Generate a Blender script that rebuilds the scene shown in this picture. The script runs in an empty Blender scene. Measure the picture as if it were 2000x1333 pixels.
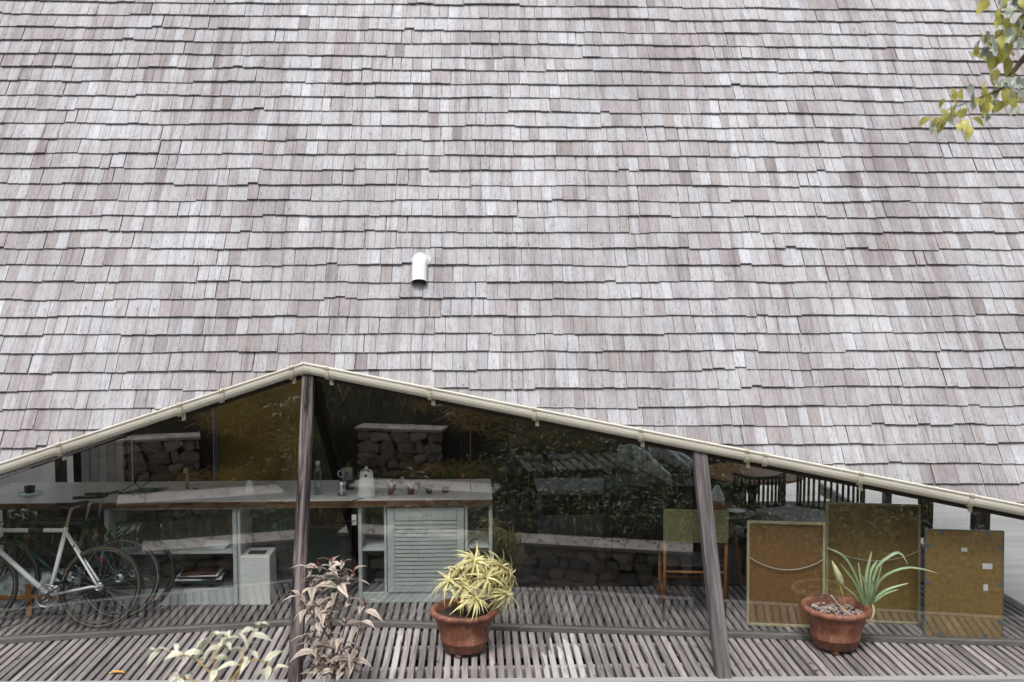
import bpy, math, random
from mathutils import Vector, Matrix, noise as mnoise
R = random.Random(7)
sc = bpy.context.scene
COL = sc.collection
rad = math.radians

# ------------------------------------------------------------------ camera, sky, sun, exposure
PSI = math.atan(75 / 1944.0)
PIT = math.atan(133.5 * math.cos(PSI) / 1944.0)
CAM = Vector((0, 0, 2.9))
cd = bpy.data.cameras.new('camera'); cam = bpy.data.objects.new('camera', cd); COL.objects.link(cam)
cam.location = CAM
cam.rotation_euler = (math.pi / 2 - PIT, 0, -PSI)
cd.lens = 34.99; cd.sensor_width = 36; cd.clip_start = 0.05; cd.clip_end = 400
cd.dof.use_dof = True; cd.dof.focus_distance = 8.0; cd.dof.aperture_fstop = 1.8
sc.camera = cam

SUN_EL, SUN_AZ = rad(58), rad(195)      # azimuth measured clockwise from +Y (north)
w = bpy.data.worlds.new('World'); sc.world = w; w.use_nodes = True
nt = w.node_tree; nt.nodes.clear()
sky = nt.nodes.new('ShaderNodeTexSky'); sky.sky_type = 'NISHITA'; sky.sun_disc = False
sky.sun_elevation = SUN_EL; sky.sun_rotation = SUN_AZ
sky.air_density = 1.0; sky.dust_density = 4.0; sky.ozone_density = 1.0
hs = nt.nodes.new('ShaderNodeHueSaturation'); hs.inputs['Saturation'].default_value = 0.22
bg = nt.nodes.new('ShaderNodeBackground'); bg.inputs['Strength'].default_value = 0.15
wo = nt.nodes.new('ShaderNodeOutputWorld')
nt.links.new(sky.outputs[0], hs.inputs['Color']); nt.links.new(hs.outputs[0], bg.inputs['Color']); nt.links.new(bg.outputs[0], wo.inputs[0])
sd = bpy.data.lights.new('sun', 'SUN'); sd.energy = 1.5; sd.angle = rad(13); sd.color = (1.0, 0.985, 0.965)
sun = bpy.data.objects.new('sun', sd); COL.objects.link(sun)
sdir = Vector((math.sin(SUN_AZ) * math.cos(SUN_EL), math.cos(SUN_AZ) * math.cos(SUN_EL), math.sin(SUN_EL)))
sun.rotation_euler = sdir.to_track_quat('Z', 'Y').to_euler()
sc.view_settings.view_transform = 'Standard'; sc.view_settings.look = 'None'
sc.view_settings.gamma = 1.0; sc.view_settings.exposure = 0.44
try: sc.view_settings.use_curve_mapping = False
except Exception: pass
sc.cycles.max_bounces = 8; sc.cycles.transparent_max_bounces = 16; sc.cycles.glossy_bounces = 4
sc.cycles.use_denoising = True

# ------------------------------------------------------------------ measuring helpers (photograph pixels -> metres)
FW = Vector((math.sin(PSI) * math.cos(PIT), math.cos(PSI) * math.cos(PIT), -math.sin(PIT)))
RT = Vector((math.cos(PSI), -math.sin(PSI), 0)); UP = RT.cross(FW)
def ray(x, y): return FW + RT * ((x - 1000) / 1944.0) - UP * ((y - 666.5) / 1944.0)
def at(x, y, Y):
    d = ray(x, y); return CAM + d * (Y / d.y)
def atz(x, y, z=0.0):
    d = ray(x, y); return CAM + d * ((z - CAM.z) / d.z)
def on_plane(x, y, p0, n):
    d = ray(x, y); return CAM + d * ((p0 - CAM).dot(n) / d.dot(n))

# ------------------------------------------------------------------ mesh builder
class MB:
    def __init__(s): s.v = []; s.f = []; s.a = []; s.c = []
    def add(s, vs, fs, attr=None, col=None):
        b = len(s.v); s.v += [tuple(v) for v in vs]; s.f += [tuple(i + b for i in f) for f in fs]
        s.a += attr if attr else [(0, 0, 0)] * len(vs)
        s.c += [col or (1, 1, 1, 1)] * len(vs)
    def hexa(s, p, **k):   # p: 8 corners, bottom 4 then top 4
        s.add(p, [(3, 2, 1, 0), (4, 5, 6, 7), (0, 1, 5, 4), (1, 2, 6, 5), (2, 3, 7, 6), (3, 0, 4, 7)], **k)
    def box(s, x0, x1, y0, y1, z0, z1, **k):
        s.hexa([(x0, y0, z0), (x1, y0, z0), (x1, y1, z0), (x0, y1, z0), (x0, y0, z1), (x1, y0, z1), (x1, y1, z1), (x0, y1, z1)], **k)
    def bbox(s, x0, x1, y0, y1, z0, z1, b=.004):   # box with chamfered edges
        bx, by, bz = min(b, (x1-x0)*.3), min(b, (y1-y0)*.3), min(b, (z1-z0)*.3)
        vs = []; 
        for sx in (0, 1):
            for sy in (0, 1):
                for sz in (0, 1):
                    X, Y, Z = (x0, x1)[sx], (y0, y1)[sy], (z0, z1)[sz]
                    ix, iy, iz = X + (bx if sx == 0 else -bx), Y + (by if sy == 0 else -by), Z + (bz if sz == 0 else -bz)
                    vs += [(X, iy, iz), (ix, Y, iz), (ix, iy, Z)]
        def I(sx, sy, sz, k): return ((sx * 2 + sy) * 2 + sz) * 3 + k
        f = []
        for q in (0, 1):
            l = [I(q, 0, 0, 0), I(q, 1, 0, 0), I(q, 1, 1, 0), I(q, 0, 1, 0)]; f.append(l if q else l[::-1])
            l = [I(0, q, 0, 1), I(0, q, 1, 1), I(1, q, 1, 1), I(1, q, 0, 1)]; f.append(l if q else l[::-1])
            l = [I(0, 0, q, 2), I(1, 0, q, 2), I(1, 1, q, 2), I(0, 1, q, 2)]; f.append(l if q else l[::-1])
        for a in (0, 1):
            for b_ in (0, 1):
                f.append([I(0, a, b_, 1), I(0, a, b_, 2), I(1, a, b_, 2), I(1, a, b_, 1)])
                f.append([I(a, 0, b_, 0), I(a, 0, b_, 2), I(a, 1, b_, 2), I(a, 1, b_, 0)])
                f.append([I(a, b_, 0, 0), I(a, b_, 0, 1), I(a, b_, 1, 1), I(a, b_, 1, 0)])
        for sx in (0, 1):
            for sy in (0, 1):
                for sz in (0, 1): f.append([I(sx, sy, sz, 0), I(sx, sy, sz, 1), I(sx, sy, sz, 2)])
        s.add(vs, f)
    def tube(s, pts, r, n=8, caps=True, col=None):
        pts = [Vector(p) for p in pts]; rs = r if isinstance(r, (list, tuple)) else [r] * len(pts)
        vs = []; fs = []; nrm = None
        for i, p in enumerate(pts):
            t = (pts[min(i + 1, len(pts) - 1)] - pts[max(i - 1, 0)]).normalized()
            if nrm is None:
                nrm = t.cross(Vector((0, 0, 1)));
                if nrm.length < .01: nrm = t.cross(Vector((1, 0, 0)))
            nrm = (nrm - t * nrm.dot(t)).normalized(); bn = t.cross(nrm)
            for k in range(n):
                a = 2 * math.pi * k / n; vs.append(p + (nrm * math.cos(a) + bn * math.sin(a)) * rs[i])
        m = len(pts)
        for i in range(m - 1):
            for k in range(n):
                fs.append((i * n + k, i * n + (k + 1) % n, (i + 1) * n + (k + 1) % n, (i + 1) * n + k))
        if caps: fs.append(tuple(range(n))[::-1]); fs.append(tuple((m - 1) * n + k for k in range(n)))
        s.add(vs, fs, col=col)
    def lathe(s, prof, c=(0, 0, 0), n=32, wob=0):
        vs = []; fs = []
        for (r, z) in prof:
            for k in range(n):
                a = 2 * math.pi * k / n; rr = r * (1 + wob * math.sin(3 * a))
                vs.append((c[0] + rr * math.cos(a), c[1] + rr * math.sin(a), c[2] + z))
        for i in range(len(prof) - 1):
            for k in range(n): fs.append((i * n + k, i * n + (k + 1) % n, (i + 1) * n + (k + 1) % n, (i + 1) * n + k))
        s.add(vs, fs)
    def torus(s, c, r, rr, axis='y', n=48, m=8, sq=1):
        vs = []; fs = []
        for i in range(n):
            a = 2 * math.pi * i / n
            for j in range(m):
                b = 2 * math.pi * j / m; q = r + rr * math.cos(b); t = rr * sq * math.sin(b)
                if axis == 'y': vs.append((c[0] + q * math.cos(a), c[1] + t, c[2] + q * math.sin(a)))
                else: vs.append((c[0] + q * math.cos(a), c[1] + q * math.sin(a), c[2] + t))
        for i in range(n):
            for j in range(m): fs.append((i * m + j, i * m + (j + 1) % m, ((i + 1) % n) * m + (j + 1) % m, ((i + 1) % n) * m + j))
        s.add(vs, fs)
    def ribbon(s, pts, ws, up=Vector((0, -1, 0.6)), fold=.25, col=None, rnd=0.0):
        """a leaf blade along pts with half-widths ws, folded along its middle rib"""
        pts = [Vector(p) for p in pts]; vs = []; fs = []; at_ = []; n = len(pts)
        for i, p in enumerate(pts):
            t = (pts[min(i + 1, n - 1)] - pts[max(i - 1, 0)]).normalized()
            sd_ = t.cross(up);
            if sd_.length < .05: sd_ = t.cross(Vector((1, 0, 0)))
            sd_.normalize(); nn = sd_.cross(t)
            for q, e in ((-1, 1), (0, 0), (1, 1)):
                vs.append(p + sd_ * q * ws[i] + nn * fold * ws[i] * e); at_.append((q, i / (n - 1), rnd))
        for i in range(n - 1):
            b = i * 3; fs += [(b, b + 1, b + 4, b + 3), (b + 1, b + 2, b + 5, b + 4)]
        s.add(vs, fs, attr=at_, col=col)
    def mesh(s, name, m=None, smooth=False, attrs=False):
        me = bpy.data.meshes.new(name); me.from_pydata(s.v, [], s.f)
        if smooth: me.polygons.foreach_set('use_smooth', [True] * len(me.polygons))
        if attrs:
            A = me.attributes.new('suv', 'FLOAT_VECTOR', 'POINT'); A.data.foreach_set('vector', [x for t in s.a for x in t])
            A = me.attributes.new('tint', 'FLOAT_COLOR', 'POINT'); A.data.foreach_set('color', [x for t in s.c for x in t])
        if m: me.materials.append(m)
        me.update(); return me
    def build(s, name, m=None, parent=None, smooth=False, attrs=False, loc=None, rot=None):
        me = s.mesh(name, m, smooth, attrs); return link(name, me, parent, loc, rot)
def link(name, me, parent=None, loc=None, rot=None):
    o = bpy.data.objects.new(name, me); COL.objects.link(o)
    if parent is not None: o.parent = parent
    if loc is not None: o.location = loc
    if rot is not None: o.rotation_euler = rot
    return o
def empty(name, loc=(0, 0, 0), rot=(0, 0, 0)):
    o = bpy.data.objects.new(name, None); COL.objects.link(o); o.location = loc; o.rotation_euler = rot; o.empty_display_size = .1
    return o
def tag(o, label=None, cat=None, group=None, kind=None):
    if label: o['label'] = label
    if cat: o['category'] = cat
    if group: o['group'] = group
    if kind: o['kind'] = kind
    return o
def thing(name, label, cat, loc=(0, 0, 0), rot=(0, 0, 0), group=None):
    return tag(empty(name, loc, rot), label, cat, group)

# ------------------------------------------------------------------ materials
def mat(name):
    m = bpy.data.materials.new(name); m.use_nodes = True; n = m.node_tree; n.nodes.clear()
    o = n.nodes.new('ShaderNodeOutputMaterial'); b = n.nodes.new('ShaderNodeBsdfPrincipled'); n.links.new(b.outputs[0], o.inputs[0])
    return m, n, b
def N(n, t, **k):
    x = n.nodes.new(t)
    for a, v in k.items(): setattr(x, a, v)
    return x
def coords(n, kind='Object', scale=(1, 1, 1), rnd=0.0):
    tc = N(n, 'ShaderNodeTexCoord'); mp = N(n, 'ShaderNodeMapping'); mp.inputs['Scale'].default_value = scale
    n.links.new(tc.outputs[kind], mp.inputs['Vector'])
    if rnd:
        oi = N(n, 'ShaderNodeObjectInfo'); ml = N(n, 'ShaderNodeMath', operation='MULTIPLY'); ml.inputs[1].default_value = rnd
        n.links.new(oi.outputs['Random'], ml.inputs[0]); n.links.new(ml.outputs[0], mp.inputs['Location'])
    return mp.outputs[0]
def noise(n, vec, scale=5, detail=4, rough=.6, dist=0):
    t = N(n, 'ShaderNodeTexNoise'); t.inputs['Scale'].default_value = scale; t.inputs['Detail'].default_value = detail
    t.inputs['Roughness'].default_value = rough; t.inputs['Distortion'].default_value = dist
    n.links.new(vec, t.inputs['Vector']); return t.outputs['Fac']
def ramp(n, fac, stops, interp='LINEAR'):
    r = N(n, 'ShaderNodeValToRGB'); e = r.color_ramp.elements; r.color_ramp.interpolation = interp
    while len(e) < len(stops): e.new(.5)
    for i, (p, c) in enumerate(stops):
        e[i].position = p; e[i].color = (c, c, c, 1) if isinstance(c, (int, float)) else (*c, 1)
    n.links.new(fac, r.inputs[0]); return r.outputs[0]
def mixc(n, a, b, fac, mode='MIX'):
    m = N(n, 'ShaderNodeMix', data_type='RGBA', blend_type=mode)
    for i, v in ((0, fac), (6, a), (7, b)):
        s = m.inputs[i]
        if hasattr(v, 'is_linked'): n.links.new(v, s)
        elif isinstance(v, (int, float)): s.default_value = v if i == 0 else (v, v, v, 1)
        else: s.default_value = (*v, 1)
    return m.outputs[2]
def bump(n, b, h, strength=.3, dist=.01):
    x = N(n, 'ShaderNodeBump'); x.inputs['Strength'].default_value = strength; x.inputs['Distance'].default_value = dist
    n.links.new(h, x.inputs['Height']); n.links.new(x.outputs[0], b.inputs['Normal'])
def simple(name, c, rough=.6, var=.25, scale=8, metal=0, sx=(1, 1, 1), bmp=.15, spec=.5, rnd=3.0, trans=0, c2=None, orand=None):
    m, n, b = mat(name); v = coords(n, 'Object', sx, rnd); f = noise(n, v, scale, 5)
    c2 = c2 or tuple(x * (1 - var) for x in c); c1 = tuple(min(1, x * (1 + var * .5)) for x in c)
    col = ramp(n, f, [(.3, c2), (.7, c1)])
    if orand:
        oi = N(n, 'ShaderNodeObjectInfo'); col = mixc(n, col, ramp(n, oi.outputs['Random'], orand), 1.0, 'MULTIPLY')
    n.links.new(col, b.inputs['Base Color'])
    b.inputs['Roughness'].default_value = rough; b.inputs['Metallic'].default_value = metal
    b.inputs['Specular IOR Level'].default_value = spec
    if bmp: bump(n, b, f, bmp, .004)
    return m
def wood(name, dark, light, axis='y', rough=.8, scale=1.0, objrand=.35, spec=.2, blotch=.5, coordk='Object', spill=None, con=.22):
    m, n, b = mat(name)
    s = {'x': (3, 60, 60), 'y': (60, 3, 60), 'z': (60, 60, 3)}[axis]; s = tuple(q * scale for q in s)
    v = coords(n, coordk, s, 97.0); g = noise(n, v, 1.0, 6, .65, .6)
    v2 = coords(n, coordk, tuple(q * .12 for q in s), 31.0); g2 = noise(n, v2, 1.2, 3)
    c = ramp(n, g, [(.5 - con, dark), (.5 + con, light)])
    c = mixc(n, c, ramp(n, g2, [(.3, 1 - blotch), (.7, 1.0)]), 1.0, 'MULTIPLY')
    if objrand:
        oi = N(n, 'ShaderNodeObjectInfo'); rr = ramp(n, oi.outputs['Random'], [(0, 1 - objrand), (1, 1 + objrand * .6)])
        c = mixc(n, c, rr, 1.0, 'MULTIPLY')
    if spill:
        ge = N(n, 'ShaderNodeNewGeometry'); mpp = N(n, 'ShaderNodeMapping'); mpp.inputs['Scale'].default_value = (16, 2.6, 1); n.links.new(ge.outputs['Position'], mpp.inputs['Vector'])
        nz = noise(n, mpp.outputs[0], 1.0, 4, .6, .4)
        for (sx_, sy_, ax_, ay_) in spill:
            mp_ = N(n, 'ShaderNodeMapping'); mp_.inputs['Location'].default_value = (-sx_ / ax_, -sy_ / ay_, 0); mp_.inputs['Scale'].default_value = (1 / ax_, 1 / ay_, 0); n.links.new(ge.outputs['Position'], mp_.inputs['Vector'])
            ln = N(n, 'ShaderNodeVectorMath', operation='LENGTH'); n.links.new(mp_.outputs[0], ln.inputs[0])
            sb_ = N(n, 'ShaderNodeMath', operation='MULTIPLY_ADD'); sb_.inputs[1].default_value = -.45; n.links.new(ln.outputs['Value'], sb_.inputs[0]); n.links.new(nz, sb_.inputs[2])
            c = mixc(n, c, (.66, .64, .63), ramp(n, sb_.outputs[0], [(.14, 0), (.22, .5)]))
    n.links.new(c, b.inputs['Base Color']); b.inputs['Roughness'].default_value = rough; b.inputs['Specular IOR Level'].default_value = spec
    bump(n, b, g, .35, .002); return m

def shingle_mat():
    m, n, b = mat('weathered_shingle')
    at_ = N(n, 'ShaderNodeAttribute', attribute_name='suv'); tn = N(n, 'ShaderNodeAttribute', attribute_name='tint')
    mp = N(n, 'ShaderNodeMapping'); mp.inputs['Scale'].default_value = (120, 9, 7); n.links.new(at_.outputs['Vector'], mp.inputs['Vector'])
    g = noise(n, mp.outputs[0], 1.0, 6, .7, .4)
    mp2 = N(n, 'ShaderNodeMapping'); mp2.inputs['Scale'].default_value = (38, 5, 3); n.links.new(at_.outputs['Vector'], mp2.inputs['Vector'])
    g2 = noise(n, mp2.outputs[0], 1.0, 3, .6, .8)
    c = mixc(n, tn.outputs['Color'], ramp(n, g, [(.30, .70), (.5, .97), (.68, 1.14)]), 1.0, 'MULTIPLY')
    c = mixc(n, c, (.25, .215, .215), ramp(n, g2, [(.54, 0), (.76, .6)]))
    # short dark checks near the butt end
    mp3 = N(n, 'ShaderNodeMapping'); mp3.inputs['Scale'].default_value = (150, 22, 5); n.links.new(at_.outputs['Vector'], mp3.inputs['Vector'])
    g3 = noise(n, mp3.outputs[0], 1.0, 2, .5, 0)
    sep = N(n, 'ShaderNodeSeparateXYZ'); n.links.new(at_.outputs['Vector'], sep.inputs[0])
    low = ramp(n, sep.outputs[1], [(0, 1), (.07, .8), (.14, 0)])
    k = mixc(n, (0, 0, 0), ramp(n, g3, [(.60, 0), (.68, .85)]), low)
    c = mixc(n, c, (.12, .10, .10), k)
    # big patches of darker, damper weathering over the whole slope
    v4 = coords(n, 'Object', (.9, .55, .55)); g4 = noise(n, v4, 1.6, 4, .6, .5)
    c = mixc(n, c, ramp(n, g4, [(.3, (.82, .805, .82)), (.6, (1.04, 1.04, 1.06))]), 1.0, 'MULTIPLY')
    v5 = coords(n, 'Object', (13, .9, .9)); g5 = noise(n, v5, 1.0, 5, .65, .3)
    c = mixc(n, c, ramp(n, g5, [(.36, (1.03, 1.05, 1.06)), (.5, (1, 1, 1)), (.68, (.69, .655, .665))]), 1.0, 'MULTIPLY')
    n.links.new(c, b.inputs['Base Color']); b.inputs['Roughness'].default_value = .75; b.inputs['Specular IOR Level'].default_value = .25
    bump(n, b, g, .4, .0015); return m
def glass_mat(name='window_glass', f0=.105, tint=(.93, .945, .94)):
    m = bpy.data.materials.new(name); m.use_nodes = True; n = m.node_tree; n.nodes.clear()
    o = N(n, 'ShaderNodeOutputMaterial'); t = N(n, 'ShaderNodeBsdfTransparent'); t.inputs[0].default_value = (*tint, 1)
    g = N(n, 'ShaderNodeBsdfGlossy'); g.inputs['Roughness'].default_value = 0.0
    lw = N(n, 'ShaderNodeLayerWeight'); lw.inputs['Blend'].default_value = .5
    pw = N(n, 'ShaderNodeMath', operation='POWER'); pw.inputs[1].default_value = 5; n.links.new(lw.outputs['Facing'], pw.inputs[0])
    ma = N(n, 'ShaderNodeMath', operation='MULTIPLY_ADD'); ma.inputs[1].default_value = 1 - f0; ma.inputs[2].default_value = f0; n.links.new(pw.outputs[0], ma.inputs[0])
    tc = coords(n, 'Object', (1, 1, 1)); bp = N(n, 'ShaderNodeBump'); bp.inputs['Strength'].default_value = .012; bp.inputs['Distance'].default_value = .02
    n.links.new(noise(n, tc, 1.3, 2), bp.inputs['Height']); n.links.new(bp.outputs[0], g.inputs['Normal'])
    mx = N(n, 'ShaderNodeMixShader'); n.links.new(ma.outputs[0], mx.inputs[0]); n.links.new(t.outputs[0], mx.inputs[1]); n.links.new(g.outputs[0], mx.inputs[2])
    n.links.new(mx.outputs[0], o.inputs[0]); return m
def leaf_mat(name, mid, edge, e0=.45, e1=.7, rough=.45, objvar=.25, tintmode=False, sub=.15, tipc=None):
    """colour runs across the blade: mid rib to margin"""
    m, n, b = mat(name)
    a = N(n, 'ShaderNodeAttribute', attribute_name='suv'); s = N(n, 'ShaderNodeSeparateXYZ'); n.links.new(a.outputs['Vector'], s.inputs[0])
    ab = N(n, 'ShaderNodeMath', operation='ABSOLUTE'); n.links.new(s.outputs[0], ab.inputs[0])
    c = ramp(n, ab.outputs[0], [(e0, mid), (e1, edge)])
    if tipc: c = mixc(n, c, tipc, ramp(n, s.outputs[1], [(.7, 0), (1, .8)]))
    if tintmode:
        t = N(n, 'ShaderNodeAttribute', attribute_name='tint'); c = mixc(n, c, t.outputs['Color'], 1.0, 'MULTIPLY')
    if objvar:
        oi = N(n, 'ShaderNodeObjectInfo'); c = mixc(n, c, ramp(n, oi.outputs['Random'], [(0, 1 - objvar), (1, 1 + objvar * .5)]), 1.0, 'MULTIPLY')
    nz = noise(n, coords(n, 'Object', (1, 1, 1), 5), 40, 3); c = mixc(n, c, ramp(n, nz, [(.3, .82), (.7, 1.08)]), 1.0, 'MULTIPLY')
    n.links.new(c, b.inputs['Base Color']); b.inputs['Roughness'].default_value = rough
    tr = N(n, 'ShaderNodeBsdfTranslucent'); n.links.new(c, tr.inputs[0]); mx = N(n, 'ShaderNodeMixShader'); mx.inputs[0].default_value = sub
    o = [x for x in n.nodes if x.type == 'OUTPUT_MATERIAL'][0]
    n.links.new(b.outputs[0], mx.inputs[1]); n.links.new(tr.outputs[0], mx.inputs[2]); n.links.new(mx.outputs[0], o.inputs[0])
    return m

M = {}
M['shingle'] = shingle_mat()
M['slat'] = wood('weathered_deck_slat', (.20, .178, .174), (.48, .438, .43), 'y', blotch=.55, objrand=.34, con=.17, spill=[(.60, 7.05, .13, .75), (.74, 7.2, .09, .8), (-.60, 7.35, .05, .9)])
M['joist'] = wood('deck_joist', (.20, .19, .18), (.36, .34, .33), 'x', blotch=.3)
M['edge'] = wood('deck_edge_board', (.28, .26, .25), (.42, .40, .40), 'x', blotch=.2, objrand=0)
M['rail'] = wood('sill_timber', (.09, .088, .08), (.20, .19, .175), 'x', blotch=.35, objrand=0)
M['post'] = wood('weathered_dark_post', (.014, .011, .011), (.20, .165, .16), 'z', blotch=.9, objrand=0, scale=.42, con=.09)
M['post2'] = wood('weathered_grey_post', (.05, .043, .043), (.235, .212, .215), 'z', blotch=.65, objrand=0, scale=.5, con=.15)
M['darkwood'] = wood('dark_brown_timber', (.02, .012, .008), (.07, .04, .025), 'z', blotch=.4)
M['fascia'] = simple('dark_fascia', (.035, .022, .015), .7)
M['yard'] = wood('pale_streaked_concrete', (.33, .325, .32), (.50, .49, .485), 'x', blotch=.15, objrand=0, scale=.045, con=.2)
M['darkfill'] = simple('dark_depth_fill', (.03, .03, .025), .8, .5, 5)
M['under'] = simple('bounce_ceiling_boards', (.36, .34, .32), .9, .1, 3)  # unseen ceiling, its tone set for light bounced into the room
M['gutter'] = simple('cream_gutter_pvc', (.76, .73, .63), .35, .10, 5, sx=(.6, 1, 3), bmp=.03, rnd=0, c2=(.64, .61, .52))
M['gutter2'] = simple('cream_bracket_pvc', (.62, .59, .47), .4, .12, 9, bmp=.02)
M['glass'] = glass_mat()
M['grey'] = simple('grey_green_paint', (.47, .50, .49), .55, .10, 5, bmp=.05)
M['greyshade'] = simple('grey_paint_shaded', (.13, .145, .14), .6, .12, 5, bmp=.05)  # cabinet-inside shade put into a darker copy of the paint
M['top'] = simple('concrete_countertop', (.58, .56, .54), .45, .2, 3.5, bmp=.05, rnd=0)
M['topedge'] = wood('counter_edge_wood', (.10, .045, .018), (.27, .14, .07), 'x', blotch=.5, objrand=0, rough=.5)
M['white'] = simple('white_paint', (.72, .72, .71), .45, .06, 6, bmp=.03)
M['wall'] = simple('white_plaster', (.86, .84, .82), .85, .1, 3)
M['gable'] = wood('grey_streaked_panel', (.62, .61, .60), (.84, .83, .82), 'y', blotch=.2, objrand=.05, scale=.35)
M['boards'] = wood('grey_wall_boards', (.60, .60, .59), (.80, .80, .79), 'z', blotch=.25, objrand=.15)
M['framegrey'] = simple('grey_blue_frame', (.13, .15, .17), .5, .1)
M['gold'] = simple('ochre_board', (.40, .26, .04), .5, .5, 2.5, rnd=2, bmp=.05)
M['amber'] = simple('brown_board_back', (.22, .115, .042), .5, .3, 26, bmp=.05, rnd=4)  # mottle paints in mirrored grass, here and on the next two boards
M['amber2'] = simple('olive_board_back', (.25, .165, .052), .5, .35, 24, bmp=.05, rnd=4)
M['amber3'] = simple('amber_board_back', (.29, .18, .065), .5, .35, 30, bmp=.05, rnd=4)
M['pine'] = wood('pale_pine_frame', (.40, .34, .19), (.56, .50, .32), 'z', blotch=.2, objrand=.1, rough=.6)
M['string'] = simple('grey_string', (.55, .55, .50), .7, .1)
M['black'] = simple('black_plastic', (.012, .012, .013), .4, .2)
M['rubber'] = simple('black_rubber', (.018, .018, .019), .7, .3)
M['chrome'] = simple('worn_metal', (.50, .51, .52), .28, .15, 20, metal=1.0, bmp=.02)
M['bikewhite'] = simple('white_frame_paint', (.86, .85, .82), .3, .05, 6, bmp=0)
M['bikegreen'] = simple('dark_green_frame_paint', (.008, .045, .038), .3, .1, 6, bmp=0)
M['bikeblack'] = simple('black_frame_paint', (.015, .015, .018), .3, .1, 6, bmp=0)
M['rim'] = simple('dark_rim', (.06, .06, .065), .35, .2, metal=.8, bmp=0)
M['tan'] = simple('tan_tyre_wall', (.30, .20, .10), .7, .2)
M['silver_tyre'] = simple('grey_tyre_wall', (.33, .32, .30), .6, .2)
M['brownleather'] = simple('brown_leather', (.05, .022, .014), .5, .3)
M['orange'] = simple('orange_tape', (.38, .16, .05), .5, .2)
M['plasticwrap'] = simple('clear_wrap_plastic', (.55, .60, .62), .16, .85, 14, bmp=1.0, rnd=5)
M['terra'] = None
M['soil'] = simple('potting_soil', (.045, .032, .024), .95, .6, 60, bmp=.8)
M['pebble'] = simple('dry_bark_chips', (.36, .29, .25), .9, .75, 38)
M['root'] = simple('dry_root', (.50, .42, .38), .9, .4, 30)
M['stone'] = simple('wall_stone', (.62, .57, .51), .85, .6, 9, bmp=.6, rnd=20, orand=[(0, (.3, .3, .31)), (.3, (.85, .82, .78)), (.5, (.6, .45, .36)), (.75, (1.15, 1.08, 1.0)), (1, (.38, .4, .36))])
M['mortar'] = simple('dark_mortar', (.030, .027, .022), .95, .5, 12, bmp=.6)
M['cap'] = wood('pale_cap_slab', (.60, .52, .46), (.84, .76, .70), 'x', blotch=.3, objrand=.15, scale=.25)
M['earth'] = simple('dark_earth', (.05, .042, .03), .95, .6, 4, bmp=.8, rnd=0)
M['orangewood'] = wood('orange_wood', (.20, .08, .028), (.36, .17, .07), 'z', blotch=.3, objrand=.1, rough=.45)
M['darkchair'] = wood('dark_teak', (.012, .010, .008), (.05, .038, .03), 'z', blotch=.4, rough=.4)
M['olive'] = simple('olive_canvas', (.135, .125, .055), .8, .3, 25)
M['teal'] = simple('teal_print', (.02, .085, .075), .5, .3, 6)
M['paper'] = simple('white_paper', (.70, .71, .70), .7, .08)
M['mat'] = simple('grey_floor_cloth', (.16, .17, .17), .9, .4, 10, bmp=.4)
M['enamel'] = simple('white_enamel', (.74, .76, .74), .25, .04, bmp=0)
M['bottle'] = glass_mat('bottle_glass', .10, (.75, .88, .84))
M['copper'] = simple('brass', (.60, .45, .18), .3, .1, metal=1.0, bmp=0)
M['pvc'] = simple('white_vent_pipe', (.84, .84, .82), .35, .04, bmp=0)
M['pvcin'] = simple('pipe_inside', (.20, .19, .13), .7, .3)
M['sealant'] = simple('grey_sealant', (.40, .405, .43), .6, .3, 25)
M['bark'] = simple('twig_bark', (.11, .075, .045), .85, .4, 30, bmp=.5)
M['stemred'] = simple('reddish_stem', (.16, .055, .035), .6, .3, 20)
M['stemyel'] = simple('yellow_stem', (.42, .27, .06), .6, .3, 20)

def terracotta():
    m, n, b = mat('terracotta'); v = coords(n, 'Object', (1, 1, 1), 4); f = noise(n, v, 7, 6, .65, .3)
    c = ramp(n, f, [(.30, (.085, .032, .02)), (.5, (.185, .068, .038)), (.72, (.30, .13, .08))])
    sp = N(n, 'ShaderNodeSeparateXYZ'); n.links.new(coords(n, 'Object', (1, 1, 1)), sp.inputs[0])
    f2 = noise(n, v, 3, 4); h = N(n, 'ShaderNodeMath', operation='MULTIPLY_ADD'); h.inputs[1].default_value = .15; n.links.new(f2, h.inputs[0]); n.links.new(sp.outputs[2], h.inputs[2])
    dirt = ramp(n, h.outputs[0], [(.10, .65), (.22, 0)]); c = mixc(n, c, (.085, .045, .028), dirt)
    sc_ = noise(n, coords(n, 'Object', (30, 30, 4), 9), 1, 4); c = mixc(n, c, (.46, .30, .24), ramp(n, sc_, [(.52, 0), (.78, .5)]))
    n.links.new(c, b.inputs['Base Color']); b.inputs['Roughness'].default_value = .55; b.inputs['Specular IOR Level'].default_value = .4
    bump(n, b, f, .25, .004); return m
M['terra'] = terracotta()
M['leafcream'] = leaf_mat('variegated_leaf', (.24, .32, .10), (.90, .80, .40), .10, .30, .4, .25)
M['leaflily'] = leaf_mat('strap_leaf', (.27, .36, .20), (.13, .21, .08), .5, .95, .4, .3, tipc=(.42, .40, .24))
M['leafpale'] = leaf_mat('pale_pinkish_leaf', (.33, .25, .20), (.58, .50, .42), .06, .35, .5, .45)
M['leafred'] = leaf_mat('red_shoot_leaf', (.30, .03, .02), (.30, .06, .04), .1, .9, .5, .3)
M['leafcreamgreen'] = leaf_mat('cream_green_leaf', (.50, .52, .30), (.80, .79, .66), .15, .5, .5, .3)
M['leaftree'] = leaf_mat('tree_leaf_yellow_green', (.66, .62, .17), (.58, .55, .15), .1, .9, .4, .4, sub=.5)
M['leaftreegrey'] = leaf_mat('tree_leaf_grey_green', (.42, .50, .42), (.55, .60, .53), .1, .9, .25, .6, sub=.25)
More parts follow.
